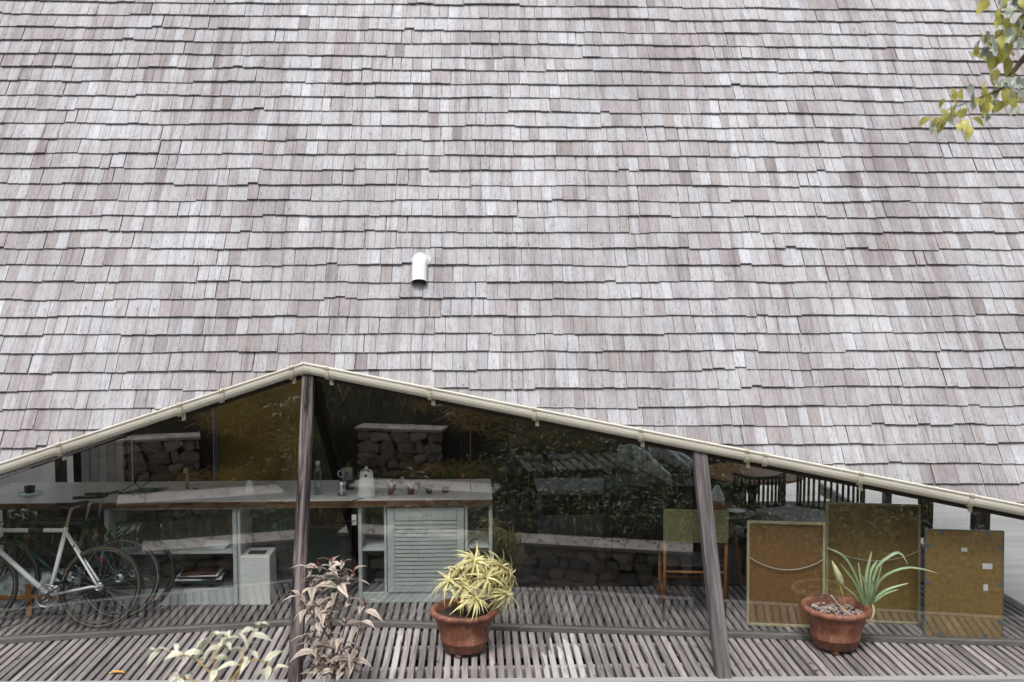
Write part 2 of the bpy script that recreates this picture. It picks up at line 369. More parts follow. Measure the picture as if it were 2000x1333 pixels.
M['foliage'] = leaf_mat('slope_foliage', (.9, .9, .9), (1, 1, 1), .1, .9, .5, 0, tintmode=True, sub=.12)
M['leafyellow'] = leaf_mat('fallen_leaf', (.70, .30, .05), (.75, .42, .08), .1, .9, .6, 0)

# ------------------------------------------------------------------ ground and slope
def sstep(a, b, x):
    t = max(0, min(1, (x - a) / (b - a))); return t * t * (3 - 2 * t)
def hgt(x, y):
    s = -.52 + (3.45 - y) * .52
    if y > 3.45: return -1.15 if (y > 3.7 or -3.3 < x < 1.75) else -1.15 + (-.52 + 1.15) * sstep(3.7, 3.45, y)
    if x < -1.0:
        t = -.5 if y > 2.25 else (-.18 if y > 1.35 else .5 + (1.35 - y) * .58)
        if x < -3.9: t = max(t, s)
        k = sstep(-1.0, -1.12, x); s = s * (1 - k) + t * k
    return s + .06 * mnoise.noise(Vector((x * 1.3, y * 1.3, 2)))
g = MB()
xs = [-60, -30, -15, -9] + [-7 + i * .14 for i in range(101)] + [9, 15, 30, 60]
ys = [-60, -30, -16] + [-10 + i * .5 for i in range(18)] + [-1 + i * .12 for i in range(42)] + [4.2, 6, 10, 20, 60, 150]
ys = sorted(set(round(y, 3) for y in ys))
for y in ys:
    for x in xs: g.v.append((x, y, hgt(x, y) if y > -16.1 else hgt(x, -16)))
nx = len(xs)
for j in range(len(ys) - 1):
    for i in range(nx - 1): g.f.append((j * nx + i, j * nx + i + 1, (j + 1) * nx + i + 1, (j + 1) * nx + i))
g.a = [(0, 0, 0)] * len(g.v); g.c = [(1, 1, 1, 1)] * len(g.v)
gr = g.build('ground', M['earth'], smooth=True); tag(gr, kind='structure')

q = MB(); q.add([(4.95, 4.5, -1.14), (60, 4.5, -1.14), (60, 120, -1.14), (4.95, 120, -1.14)], [(0, 1, 2, 3)]); q.add([(-60, 15.5, -1.14), (4.95, 15.5, -1.14), (4.95, 120, -1.14), (-60, 120, -1.14)], [(0, 1, 2, 3)])
tag(q.build('yard', M['yard']), kind='structure')
# ------------------------------------------------------------------ deck
deck = empty('deck', (0, 7, 0)); tag(deck, kind='structure')
def edgeY(x): return 6.955 - .0229 * x
def mk_slat(L, seed):
    q = MB(); r = random.Random(seed); n = 5; w_ = .0225
    for side in (0,):
        vs = []; fs = []
        for i in range(n + 1):
            y = L * i / n; j = (r.random() - .5) * .002
            for (dx, z) in ((-w_, -.03), (-w_, -.003), (-w_ + .003, 0), (w_ - .003, 0), (w_, -.003), (w_, -.03)): vs.append((dx + j, y, z + (r.random() - .5) * .0015))
        for i in range(n):
            for k in range(6): fs.append((i * 6 + k, (i + 1) * 6 + k, (i + 1) * 6 + (k + 1) % 6, i * 6 + (k + 1) % 6))
        fs.append(tuple(range(6))); fs.append(tuple(n * 6 + k for k in range(6))[::-1]); q.add(vs, fs)
    return q.mesh('slat', M['slat'])
slat_short = [mk_slat(2.08, i) for i in range(4)] 
x = -5.2; i = 0
while x < 4.74:
    me = slat_short[i % 4]
    o = link('slat', me, deck, (x + R.uniform(-.0035, .0035), edgeY(x) - 7 + R.uniform(-.004, .004), R.uniform(-.003, .002)), (R.uniform(-.0006, .0006), R.uniform(-.02, .02), R.uniform(-.0016, .0016)))
    x += .0658; i += 1
for yy in (7.24, 7.66, 8.02, 8.5, 8.97):
    q = MB(); q.bbox(-5.3, 4.74, yy - 7.027, yy - 6.973, -.13, -.033); q.build('joist', M['joist'], deck)
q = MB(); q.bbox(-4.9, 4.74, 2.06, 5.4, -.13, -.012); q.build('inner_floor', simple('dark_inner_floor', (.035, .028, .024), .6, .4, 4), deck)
q = MB(); xa, xb = -5.4, 6.1
pp = []
for z in (-.14, .004):
    pp += [(xa, edgeY(xa) - 7.085, z), (xb, edgeY(xb) - 7.085, z), (xb, edgeY(xb) - 7.008, z), (xa, edgeY(xa) - 7.008, z)]
q.hexa(pp); q.build('edge_board', M['edge'], deck)

# ------------------------------------------------------------------ the house
house = thing('shingle_house', 'steep grey wooden-shingle roof house with a glazed opening under a cream gutter', 'house', (0, 8, 0))
H = Vector((0, 8, 0))
AX, AY = -1.37, 8.14
def wingY(x): return AY + (x - AX) * .1426 if x < AX else AY - (x - AX) * .1239
def topz(x): return 2.085 + (x - AX) * .324 if x < AX else 2.085 - (x - AX) * .1884
O = Vector((-1.37, 8.21, 2.1)); NV = Vector((0, -math.sin(rad(60)), .5)); VV = Vector((0, .5, math.sin(rad(60))))
def roof_uv(px, py):
    P = on_plane(px, py, O, NV); return P.x, (P - O).dot(VV)
def rp(u, v, w_): return O + Vector((u - O.x, 0, 0)) + VV * v + NV * w_
ga, gl, gr_ = roof_uv(598, 731), roof_uv(0, 936), roof_uv(2000, 1010)
def vcut(u):
    if u < ga[0]: return ga[1] + (u - ga[0]) * (gl[1] - ga[1]) / (gl[0] - ga[0])
    return ga[1] + (u - ga[0]) * (gr_[1] - ga[1]) / (gr_[0] - ga[0])
EXPO = .1672; V0 = roof_uv(1850, 757)[1] - .002
TONES = [((.46, .456, .466), 10), ((.43, .422, .43), 10), ((.49, .49, .51), 5), ((.405, .392, .396), 7), ((.375, .348, .35), 5), ((.33, .295, .293), 2.2), ((.425, .41, .412), 7), ((.25, .215, .21), .5), ((.53, .535, .56), 1.5)]
TW = [t[1] for t in TONES]
recs = []
PVU, PVV = roof_uv(835, 540)
rr = random.Random(3)
for k in range(-14, 29):
    v = V0 + k * EXPO; u = -6.1 + rr.random() * .09; lift = 0; run = 0; drift = 0
    while u < 6.0:
        wd = rr.choice((.082, .088, .091, .093, .095, .099, .104)) * (1 + rr.uniform(-.03, .03))
        if rr.random() < .03: wd *= 1.5
        if run <= 0: run = rr.randint(2, 8); lift = rr.uniform(0, .010); drift = rr.uniform(-.008, .008); dr2 = rr.uniform(-.0015, .0015)
        run -= 1; drift += dr2
        gap = .0036 if rr.random() < .5 else (.0016 if rr.random() < .8 else rr.uniform(.005, .011))
        vb = v + drift + rr.uniform(-.003, .003) + (rr.uniform(.008, .022) if rr.random() < .018 else 0) + .010 * mnoise.noise(Vector((u * 1.1, k * .7, 0)))
        rec = dict(u0=u, u1=u + wd - gap, vb=vb, lift=lift + rr.uniform(0, .0015), tilt=rr.uniform(-.002, .002), k=k, seed=rr.random())
        patch = mnoise.noise(Vector((u * .9, k * .22, 5)))
        t = rr.choices(TONES, TW)[0][0]; s = .905 * rr.uniform(.94, 1.06) * (1 + .10 * patch)
        if patch < -.15 and rr.random() < .35: t = rr.choice(((.35, .31, .305), (.37, .335, .33)))
        dv = (u - PVU) ** 2 + ((vb + .08 - PVV) * .8) ** 2
        if dv < .16 and rr.random() < 1 - dv / .16: t = (.42, .425, .45) if rr.random() < .5 else (.34, .31, .31)
        t = tuple(a_ * .78 + b_ * .22 for a_, b_ in zip(t, (.43, .42, .425)))
        rec['tw'] = rr.uniform(-.0035, .0035) if rr.random() < .5 else 0; rec['sk'] = rr.uniform(-.002, .002)
        rec['c'] = (t[0] * s, t[1] * s, t[2] * s, 1); recs.append(rec); u += wd
def add_shingle(q, r):
    u0, u1, vb = r['u0'], r['u1'], r['vb']; vt = vb + EXPO * 1.42
    b0, b1 = max(vb, vcut(u0)), max(vb, vcut(u1))
    if b0 >= vb + EXPO * 1.1 and b1 >= vb + EXPO * 1.1: return False
    b0 = min(b0, vt - .02); b1 = min(b1, vt - .02)
    w0 = .025 + r['lift'] * 1.2; wt = .002; sd_ = (u1 - u0) * .0
    def W(v): return w0 + (wt - w0) * (v - vb) / (vt - vb)
    P = [rp(u0, b0, W(b0) - .0145), rp(u1, b1 + r['tilt'], W(b1) - .0145), rp(u1, vt, wt - .003), rp(u0, vt, wt - .003),
         rp(u0 + r['sk'], b0, W(b0) + max(0, r['tw'])), rp(u1 + r['sk'], b1 + r['tilt'], W(b1) + max(0, -r['tw'])), rp(u1, vt, wt), rp(u0, vt, wt)]
    P = [p - H for p in P]; z = r['seed'] * 40
    at_ = [(0, b0 - vb, z), (u1 - u0, b1 - vb, z), (u1 - u0, vt - vb, z), (0, vt - vb, z)] * 2
    # only the faces that can ever show: underside butt, sides, top
    q.add(P, [(4, 5, 6, 7), (0, 1, 5, 4), (1, 2, 6, 5), (3, 0, 4, 7), (3, 2, 1, 0)], attr=at_, col=r['c']); return True
def cpx(P):
    d = P - CAM; s = d.dot(FW); return 1000 + 1944 * d.dot(RT) / s, 666.5 - 1944 * d.dot(UP) / s
good = []; rest = []
for r in recs:
    c = (r['u0'] + r['u1']) / 2; X, Y = cpx(rp(c, r['vb'] + .08, .02))
    if 5 < X < 1995 and r['vb'] > max(vcut(r['u0']), vcut(r['u1'])) - .03: good.append((r['vb'], r))
    else: rest.append(r)
good.sort(key=lambda t: t[0])
for v, r in good[:300]:
    q = MB()
    if add_shingle(q, r): q.build('shingle', M['shingle'], house, attrs=True)
q = MB()
for r in [t[1] for t in good[300:]] + rest: add_shingle(q, r)
o = q.build('shingle_field', M['shingle'], house, attrs=True); tag(o, kind='stuff')
# underlay boards of the front slope, then the unseen clear rear slope
def rpH(u, v, w_): return rp(u, v, w_) - H
VR = (7.6 - 2.1) / math.sin(rad(60)) + .0
q = MB(); U0, U1 = -6.1, 6.1
for (ua, ub) in ((U0, ga[0]), (ga[0], U1)):
    q.hexa([rpH(ua, vcut(ua) + .02, -.03), rpH(ub, vcut(ub) + .02, -.03), rpH(ub, VR, -.03), rpH(ua, VR, -.03),
            rpH(ua, vcut(ua) + .02, -.006), rpH(ub, vcut(ub) + .02, -.006), rpH(ub, VR, -.006), rpH(ua, VR, -.006)])
q.build('roof_board', M['under'], house)
q = MB(); yr = O.y + (7.6 - 2.1) / math.tan(rad(60))
RA, RB = -5.1, 4.7
q.hexa([(RA, yr - 8, 7.6), (RB, yr - 8, 7.6), (RB, yr + 3.1 - 8, 2.23), (RA, yr + 3.1 - 8, 2.23), (RA, yr - 8, 7.64), (RB, yr - 8, 7.64), (RB, yr + 3.15 - 8, 2.26), (RA, yr + 3.15 - 8, 2.26)])
q.build('light_inlet_rear_roof', glass_mat('light_inlet_clear', .04, (.9, .9, .9)), house)  # unseen rear slope made clear so daylight reaches the interior
q = MB(); q.bbox(-1.6, 3.6, 12.9 - 8, 12.95 - 8, -1.12, 2.4); q.build('dark_depth_sheet', M['darkfill'], house)  # added sheet that keeps the depth of the room dark
# side board; unseen left gable cut low to let side light in
q = MB(); q.bbox(4.745, 4.80, 7.0 - 8 + .6, 13.4 - 8, -.14, .004); q.build('deck_side_board', M['edge'], house)
q = MB(); q.bbox(-5.3, -5.2, 8.0 - 8, 13.5 - 8, 0, .8); q.build('low_light_gable', M['wall'], house)
# studs standing against the right gable wall
for (px, wpx, Y, m_) in ((1732, 14, 11.4, 'black'), (1806, 20, 10.6, 'darkwood'), (1815, 10, 10.3, 'darkwood'), (1912, 24, 9.7, 'black'), (1926, 10, 9.45, 'darkwood')):
    p = at(px, 980, Y); w_ = wpx / 1944 * Y
    q = MB(); q.bbox(p.x - w_ / 2, p.x + w_ / 2, Y - 8 - .05, Y - 8 + .05, 0, 2.2); q.build('stud', M[m_], house)
# posts (rafters that run on down to the deck edge)
def post(p0, p1, w_, d_, m_):
    p0, p1 = Vector(p0), Vector(p1); ax = (p1 - p0); L = ax.length; ax.normalize()
    q = MB(); q.bbox(-w_ / 2, w_ / 2, -d_ / 2, d_ / 2, 0, L, .006)
    xx = Vector((1, 0, 0)); xx = (xx - ax * xx.dot(ax)).normalized(); yy = ax.cross(xx)
    mt = Matrix((xx, yy, ax)).transposed().to_4x4(); mt.translation = p0 - H
    o = q.build('post', m_, house); o.matrix_basis = mt; return o
post((-1.275, 6.90, -.12), (-1.34, 8.10, 2.06), .095, .085, M['post'])
post((1.79, 6.86, -.12), (1.78, 7.74, 1.50), .105, .10, M['post2'])
# window sill rail, glass panes, fascia, gutter along the two wings
WL, WR = -5.0, 5.6
def wpt(x, off=0, z=0):   # off: outward (towards the viewer)
    n_ = Vector((.141, -.99, 0)) if x < AX else Vector((-.123, -.992, 0))
    return Vector((x, wingY(x), z)) + n_ * off - H
def strip(name, m_, xa, xb, o0, o1, za, zb, par=None, ztop=None):
    """straight bar along one wing from xa to xb; ztop(x) gives a sloping datum"""
    q = MB(); P = []
    for zz in (za, zb):
        for (x, off) in ((xa, o1), (xb, o1), (xb, o0), (xa, o0)):
            P.append(wpt(x if x != AX else AX + (1e-4 if xb > AX + .001 else -1e-4), off, (ztop(x) if ztop else 0) + zz))
    q.hexa(P); return q.build(name, m_, par or house)
strip('sill_rail', M['rail'], WL, AX, -.03, .05, .001, .036); strip('sill_rail', M['rail'], AX, WR, -.03, .05, .001, .036)
for a_, b_ in ((WL, -3.95), (-3.945, -2.72), (-2.715, AX), (AX, .27), (.275, 1.76), (1.765, 3.4), (3.405, WR)):
    q = MB(); P = []
    for off in (.004, -.004):
        for (x, tz) in ((a_, 0), (b_, 0), (b_, 1), (a_, 1)):
            xx = x if x != AX else AX + (1e-4 if b_ > AX else -1e-4)
            P.append(wpt(xx, off, .0365 if not tz else topz(x) + .0))
    q.hexa(P); q.build('glass_pane', M['glass'], house)
for a_, b_ in ((WL, AX), (AX, WR)):
    strip('fascia_board', M['fascia'], a_, b_, .006, .03, -.035, .03, ztop=topz)
# gutter : half round, swept along both wings
def gutter_part(a_, b_, name='gutter', m_=None, r=.056, lip=.009, th=.003, ext=0.0, par=None, dz=.088, smooth=True):
    prof = []
    for i in range(13):
        a = math.pi * i / 12; prof.append((.066 + r * math.cos(math.pi - a), -r * 1.5 * math.sin(a) ** .8))
    # prof: off from back (.066-r) to front (.066+r)
    outer = [(o_, z_) for o_, z_ in prof]; inner = [(.066 + (o_ - .066) * (1 - th / r * 2), z_ * (1 - th / r * 2)) for o_, z_ in prof][::-1]
    ring = outer + [(.066 + r + lip * .7, .0), (.066 + r + lip * .9, lip), (.066 + r, lip * 1.5), (.066 + r - lip, lip * .6)] + inner
    q = MB(); vs = []
    for x in (a_, b_):
        xx = x if abs(x - AX) > 1e-6 else AX + (1e-4 if b_ > AX else -1e-4)
        for (o_, z_) in ring: vs.append(wpt(xx, o_, topz(x) + dz + z_))
    n = len(ring); fs = [(i, (i + 1) % n, n + (i + 1) % n, n + i) for i in range(n)]
    fs += [tuple(range(n))[::-1], tuple(range(n, 2 * n))]
    q.add(vs, fs); return q.build(name, m_ or M['gutter'], par or house)
g1 = gutter_part(WL, AX); g2 = gutter_part(AX, WR)
q = MB()
for sgn in (-1, 1):
    pass
gc = gutter_part(AX, AX + .045, 'gutter_corner', M['gutter'], r=.060); gutter_part(AX - .045, AX, 'gutter_corner', M['gutter'], r=.060)
for px in (122, 355, 436, 570, 645, 843, 1045, 1250, 1455, 1490, 1675, 1890):
    xx = at(px, 730 + abs(px - 598) * .25, 8.0).x
    yy = wingY(xx); xx = at(px, 735 + (px - 598) * .2 if px > 598 else 735 - (px - 598) * .336, yy).x
    wd = .017
    par = g1 if xx < AX else g2
    b = gutter_part(xx - wd, xx + wd, 'bracket', M['gutter2'], r=.066, lip=.014, par=par)
    if px not in (436, 1490):
        strip('bracket_tab', M['gutter2'], xx + .005, xx + .035,   .031, .042, -.052, .01, par=par, ztop=topz)
# roof vent pipe
def vent():
    p = on_plane(821, 492, O, NV); e = on_plane(821, 548, O, NV)
    A = Vector((p.x, p.y - .09, p.z - .10)); d = Vector((0, -.45, -.89)).normalized(); L = .175
    pts = []; rs = []; n = 22
    base = A + Vector((0, .09, .0))
    pts.append(base); rs.append(.060); pts.append(A + Vector((0, .04, .028))); rs.append(.062); pts.append(A + Vector((0, -.02, .012))); rs.append(.064)
    for i in range(n):
        t = i / (n - 1); pts.append(A + Vector((0, -.045, -.01)) + d * (L * t)); rs.append(.065 + (.0045 if i % 2 else -.0035))
    q = MB(); q.tube([v_ - H for v_ in pts], rs, 28, caps=False); v_ = q.build('vent_pipe', M['pvc'], house, smooth=True)
    q = MB(); q.tube([v2 - H for v2 in (pts[-12], pts[-1])], [.057, .058], 28, caps=False); q.build('pipe_inside', M['pvcin'], v_, smooth=True)
    q = MB(); q.tube([v2 - H for v2 in (pts[-1] - d * .004, pts[-1] + d * .003)], [.069, .069], 28, caps=False); q.build('pipe_rim', M['pvc'], v_, smooth=True)
    q = MB(); vv = (p - O).dot(VV) - .10; top = []; bot = []; r3 = random.Random(2)
    for i in range(16):
        a = 2 * math.pi * i / 16; r_ = r3.uniform(.85, 1.12); top.append(rpH(p.x + .01 + .085 * r_ * math.cos(a), vv + .075 * r_ * math.sin(a), .042 - .006 * math.sin(a))); bot.append(rpH(p.x + .01 + .09 * r_ * math.cos(a), vv + .08 * r_ * math.sin(a), .020))
    q.add(top + bot, [tuple(range(16))] + [(i, 16 + i, 16 + (i + 1) % 16, (i + 1) % 16) for i in range(16)]); q.build('flashing', M['sealant'], v_)
vent()

# ------------------------------------------------------------------ interior : rear wall pieces and dark void sheets seen over the counter
BW = 9.95
def back_panel(name, m_, px0, px1, z0, z1, Y=BW, th=.04, par=house):
    a_, b_ = at(px0, 920, Y).x, at(px1, 920, Y).x
    q = MB(); q.bbox(a_, b_, Y - 8, Y - 8 + th, z0, z1, .003); return q.build(name, m_, par)
back_panel('door_post', M['darkwood'], 107, 128, 0, 2.6); back_panel('door_post', M['darkwood'], 143, 157, 0, 2.6)
for i in range(5): back_panel('wall_board', M['boards'], 159 + i * 17, 174.6 + i * 17, 0, 2.6, BW + .005 * (i % 2))
back_panel('door_post', M['darkwood'], 241, 247, 0, 2.6)
back_panel('inner_frame', M['framegrey'], 418, 427, 0, 3.2, BW - .1, .08)
back_panel('ochre_board', M['gold'], 427.5, 592, 0, 3.4, BW - .06)
back_panel('dark_void_sheet', M['black'], 248, 417, 0, 2.6, BW + .4)  # this black sheet and the next stand in for the dark void
back_panel('dark_void_sheet', M['black'], 593, 900, 0, 3.4, BW + .9)

# ------------------------------------------------------------------ the counter with its cabinets
CY = 8.62
cnt = thing('kitchen_counter', 'long pale grey counter with open cabinets and one louvred door behind the glass', 'counter', (-2, CY, 0))
def cx(px, py=1090): return at(px, py, CY).x + 2
def cz(py): return at(700, py, CY).z
q = MB(); q.bbox(cx(-60), cx(962), -.03, .83, .875, .925); q.build('countertop', M['top'], cnt)
q = MB(); q.bbox(cx(-60), cx(962), -.048, -.031, .872, .922, .002); q.build('counter_edge', M['topedge'], cnt)
def cb(name, m_, px0, px1, y0, y1, z0, z1, b=.002, par=cnt):
    q = MB(); q.bbox(cx(px0), cx(px1), y0, y1, z0, z1, b); return q.build(name, m_, par)
TZ = .871
# left open cabinet
cb('side_panel', M['grey'], 205, 214, .0, .45, 0, TZ); cb('side_panel', M['grey'], 455, 463, 0, .45, 0, TZ); cb('side_panel', M['grey'], 464.5, 470.5, 0, .45, 0, TZ)
cb('top_rail', M['grey'], 214.5, 454.5, .004, .02, .847, TZ); cb('top_rail', M['grey'], 471, 700, .004, .02, .850, TZ)
cb('shelf', M['grey'], 214.5, 454.5, .004, .40, .455, .477)
cb('plinth', M['grey'], 214.5, 454.5, .004, .02, 0, .145); cb('cabinet_floor', M['greyshade'], 214.5, 454.5, .021, .40, .125, .142)
cb('back_panel', M['greyshade'], 205, 570, .451, .462, 0, TZ)
cb('back_panel', M['darkwood'], 571, 700, .62, .64, 0, TZ); cb('back_panel', M['darkfill'], -60, 204, .62, .64, 0, TZ)  # left one added to keep the void under the counter dark
# right cabinet : open column, louvred door, open column
for a_, b_ in ((700, 707), (750.5, 755.5), (908, 913.5), (955, 961.5)): cb('side_panel', M['grey'], a_, b_, 0, .45, 0, TZ)
cb('top_rail', M['grey'], 707.5, 954.5, .004, .02, .853, TZ)
cb('plinth', M['grey'], 707.5, 954.5, .004, .02, 0, .095)
cb('shelf', M['grey'], 707.5, 750, .006, .42, .463, .483); cb('shelf', M['grey'], 914, 954.5, .006, .42, .478, .495)
cb('back_panel', M['greyshade'], 700, 961, .451, .462, 0, TZ); cb('cabinet_floor', M['greyshade'], 707.5, 954.5, .021, .42, .08, .094)
d0 = cb('door', M['grey'], 757, 770.5, -.012, .003, .098, .848)   # stile carries the rest of the door
cb('door_stile', M['grey'], 892.5, 906.5, -.012, .003, .098, .848, par=cnt)
cb('door_rail', M['grey'], 771, 892, -.010, .003, .735, .848); cb('door_rail', M['grey'], 771, 892, -.010, .003, .098, .155)
nl = 16
for i in range(nl):
    z = .16 + i * (.735 - .16) / nl; q = MB(); a_, b_ = cx(771), cx(892)
    q.hexa([(a_, -.012, z), (b_, -.012, z), (b_, .012, z + .022), (a_, .012, z + .022), (a_, -.010, z + .006 + .018), (b_, -.010, z + .006 + .018), (b_, .014, z + .034), (a_, .014, z + .034)][0:4] +
           [(a_, -.012, z + .024), (b_, -.012, z + .024), (b_, .012, z + .032), (a_, .012, z + .032)])
    q.build('louvre', M['grey'], cnt)
cb('door_backing', M['black'], 771, 892, .03, .035, .16, .73)
cb('socket', M['white'], 688, 697, -.012, .01, .70, .79)

def put(name, label, cat, px, py_base, Y, group=None, z=None):
    p = at(px, py_base, Y)
    if z is not None: p.z = z
    return thing(name, label, cat, p, group=group)
CT = .925
def on_counter(px, Y): p = at(px, 960, Y); return Vector((p.x, Y, CT))
# white box under the counter
t = thing('white_box', 'tall white block box with open top standing under the counter', 'box', (at(499, 1178, 8.6).x, 8.62, 0))
q = MB(); q.bbox(-.128, .128, -.02, .27, 0, .435, .006); q.build('body', M['white'], t)
q = MB(); q.bbox(-.075, .075, .05, .16, .430, .439, .002); q.build('slot', M['soil'], t)
# black frame leaning under the counter
t = thing('leaning_picture', 'large black picture frame with dark glass leaning under the counter beside the post', 'frame', (at(630, 1170, 8.85).x, 8.85, 0))
for a_, b_, c_, d_ in ((-.26, -.235, 0, .63), (.235, .26, 0, .63), (-.2345, .2345, .605, .63), (-.2345, .2345, 0, .025)):
    q = MB(); q.bbox(a_, b_, -.012, .012, c_, d_, .002); q.build('frame_bar', M['black'], t)
q = MB(); q.bbox(-.2345, .2345, .0, .006, .026, .604, .001); q.build('picture', simple('dark_picture', (.02, .035, .03), .15, .5, 6), t)
t.rotation_euler = (-.08, 0, 0)
# teal print on shelf
t = thing('leaf_print', 'square teal picture with white leaf strokes on the cabinet shelf', 'picture', (at(250, 1070, 8.78).x, 8.78, .478), (-.1, 0, .1))
q = MB(); q.bbox(-.115, .115, 0, .012, 0, .22, .002); q.build('panel', M['teal'], t)
q = MB(); r2 = random.Random(5)
for i in range(34):
    a_, b_ = r2.uniform(-.10, .08), r2.uniform(.02, .17); L = r2.uniform(.03, .07)
    q.ribbon([(a_, -.0015, b_), (a_ + L * .5, -.0025, b_ + L * .45), (a_ + L, -.0015, b_ + L * 1.0)] if a_ + L < .112 and b_ + L < .215 else [(a_, -.0015, b_), (a_ + .01, -.0025, b_ + .01), (a_ + .02, -.0015, b_ + .02)], [.001, .004, .001], up=Vector((0, -1, 0)), fold=.0)
q.build('leaf_stroke', M['paper'], t)
# papers and books
t = thing('paper_stack', 'loose white papers lying on the cabinet shelf', 'papers', (at(428, 1073, 8.8).x, 8.8, .478))
for i in range(3):
    q = MB(); q.bbox(-.11, .09, -.09, .08, .001 + i * .011, .010 + i * .011, .001); q.build('sheet_pile', M['paper'], t, rot=(0, 0, .15 * (i - 1)))
t = thing('book_pile', 'pile of dark and pale books on the lower cabinet floor', 'books', (at(392, 1150, 8.8).x, 8.8, .143))
for i, (m_, a_, hgt_) in enumerate((('black', .19, .03), ('bikegreen', .16, .022), ('paper', .20, .012), ('black', .17, .02), ('paper', .18, .010), ('brownleather', .15, .024))):
    z_ = sum((.03, .022, .012, .02, .010, .024)[:i]) + .0012 * i
    q = MB(); q.bbox(-a_, a_, -.11, .1, z_, z_ + hgt_, .002); q.build('book', M[m_], t, rot=(0, 0, .08 * ((i * 7) % 3 - 1)))

# things on the counter
def lathe_thing(name, label, cat, loc, parts, n=28):
    t = thing(name, label, cat, loc)
    for pn, m_, prof in parts:
        q = MB(); q.lathe(prof, n=n); q.build(pn, m_, t, smooth=True)
    return t
p = on_counter(716, 8.74)
t = lathe_thing('enamel_jug', 'tall white enamel coffee jug with lid on the counter right of the post', 'jug', p, [('body', M['enamel'], [(.0, .001), (.078, .001), (.080, .01), (.070, .10), (.060, .19), (.055, .215), (.056, .222), (.050, .224), (0, .226)]),
    ('lid', M['chrome'], [(.050, .225), (.046, .235), (.02, .246), (.012, .25), (.014, .262), (.008, .27), (0, .272)])])
q = MB(); q.add([(-.014, -.0615, .205), (.014, -.0615, .205), (.0, -.0665, .175)], [(0, 2, 1)]); q.build('badge', M['black'], t)
p = on_counter(668, 8.80)
t = lathe_thing('moka_pot', 'small metal moka pot with waisted body on the counter', 'coffee pot', p, [('base', M['chrome'], [(0, .001), (.042, .001), (.040, .04), (.030, .06)]), ('top', M['chrome'], [(.030, .061), (.042, .12), (.0, .13)])], 8)
q = MB(); q.bbox(-.008, .008, -.048, -.038, .02, .10); q.build('handle', M['paper'], t)
# mug with R hanging / standing on a dark stand behind
p = on_counter(678, 9.05)
t = thing('stand_block', 'dark square stand holding the grey mug above the counter', 'stand', p)
q = MB(); q.bbox(-.07, .07, -.05, .05, 0, .085); q.build('block', M['black'], t)
t = thing('letter_mug', 'grey enamel mug marked with the letter R, handle to the left', 'mug', (p.x, 9.05, CT + .086))
q = MB(); q.lathe([(0, .001), (.045, .001), (.048, .01), (.048, .10), (.050, .104), (.045, .104), (.043, .012), (0, .012)], n=28); q.build('cup', simple('grey_enamel', (.30, .31, .31), .3, .1), t, smooth=True)
q = MB(); q.tube([(-.046, 0, .085), (-.075, 0, .08), (-.082, 0, .05), (-.07, 0, .028), (-.046, 0, .022)], .006, 8); q.build('handle', M['enamel'], t, smooth=True)
fc = bpy.data.curves.new('letter', 'FONT'); fc.body = 'R'; fc.size = .085; fc.extrude = .001; fc.align_x = 'CENTER'; fc.materials.append(M['black'])
tmp = bpy.data.objects.new('tmp', fc); COL.objects.link(tmp); bpy.context.view_layer.update(); lm = bpy.data.meshes.new_from_object(tmp.evaluated_get(bpy.context.evaluated_depsgraph_get())); bpy.data.objects.remove(tmp); fo = bpy.data.objects.new('letter', lm); COL.objects.link(fo); fo.parent = t; fo.location = (.008, -.050, .022); fo.rotation_euler = (math.pi / 2, 0, 0)
p = on_counter(621, 8.85)
lathe_thing('water_bottle', 'tall clear glass bottle on the counter just right of the post', 'bottle', p, [('body', M['bottle'], [(0, .001), (.036, .001), (.036, .19), (.030, .22), (.018, .25), (.017, .29), (0, .292)]), ('cap', M['white'], [(.0185, .27), (.0185, .296), (0, .297)])])
p = on_counter(487, 8.86)
lathe_thing('soap_bottle', 'white bottle with green pump cap on the counter left of the post', 'bottle', p, [('body', M['enamel'], [(0, .001), (.033, .001), (.036, .05), (.030, .10), (.014, .13), (0, .132)]), ('cap', M['bikegreen'], [(.014, .131), (.016, .16), (.012, .185), (0, .187)])])
p = on_counter(366, 9.1)
t = thing('tap', 'brass tap with curved spout at the back of the counter', 'tap', p)
q = MB(); q.tube([(0, 0, 0), (0, 0, .17), (0, -.01, .19), (.0, -.04, .2), (0, -.075, .185), (0, -.08, .165)], .011, 10); q.build('spout', M['copper'], t, smooth=True)
q = MB(); q.lathe([(0, .001), (.022, .001), (.022, .03), (.012, .04)], c=(.07, 0, 0), n=14); q.build('handle', M['chrome'], t, smooth=True)
p = on_counter(275, 9.0)
t = thing('dish_rack', 'thin black wire dish rack with folding legs at the left of the tap', 'rack', p)
for pts in ([(-.16, -.12, .01), (.1, -.12, .01), (.22, .12, .01), (-.02, .12, .01), (-.16, -.12, .01)], [(-.05, .1, .01), (.17, .1, .16)], [(-.16, .1, .14), (.02, -.02, .02)], [(-.16, -.12, .01), (.02, .1, .13)]):
    q = MB(); q.tube(pts, .004, 6); q.build('wire', M['black'], t)
q = MB(); q.add([(-.14, -.11, .014), (.09, -.11, .014), (.2, .11, .014), (-.01, .11, .014)], [(0, 1, 2, 3)]); q.build('tray', simple('green_glass_tray', (.12, .2, .17), .2), t)
p = on_counter(58, 8.95)
t = lathe_thing('small_dish', 'dark bowl on a glass plate at the far left of the counter', 'dish', p, [('plate', M['bottle'], [(0, .002), (.09, .004), (.10, .012), (.0, .010)]), ('bowl', M['black'], [(0, .013), (.04, .013), (.05, .07), (.046, .07), (.036, .02), (0, .02)])])
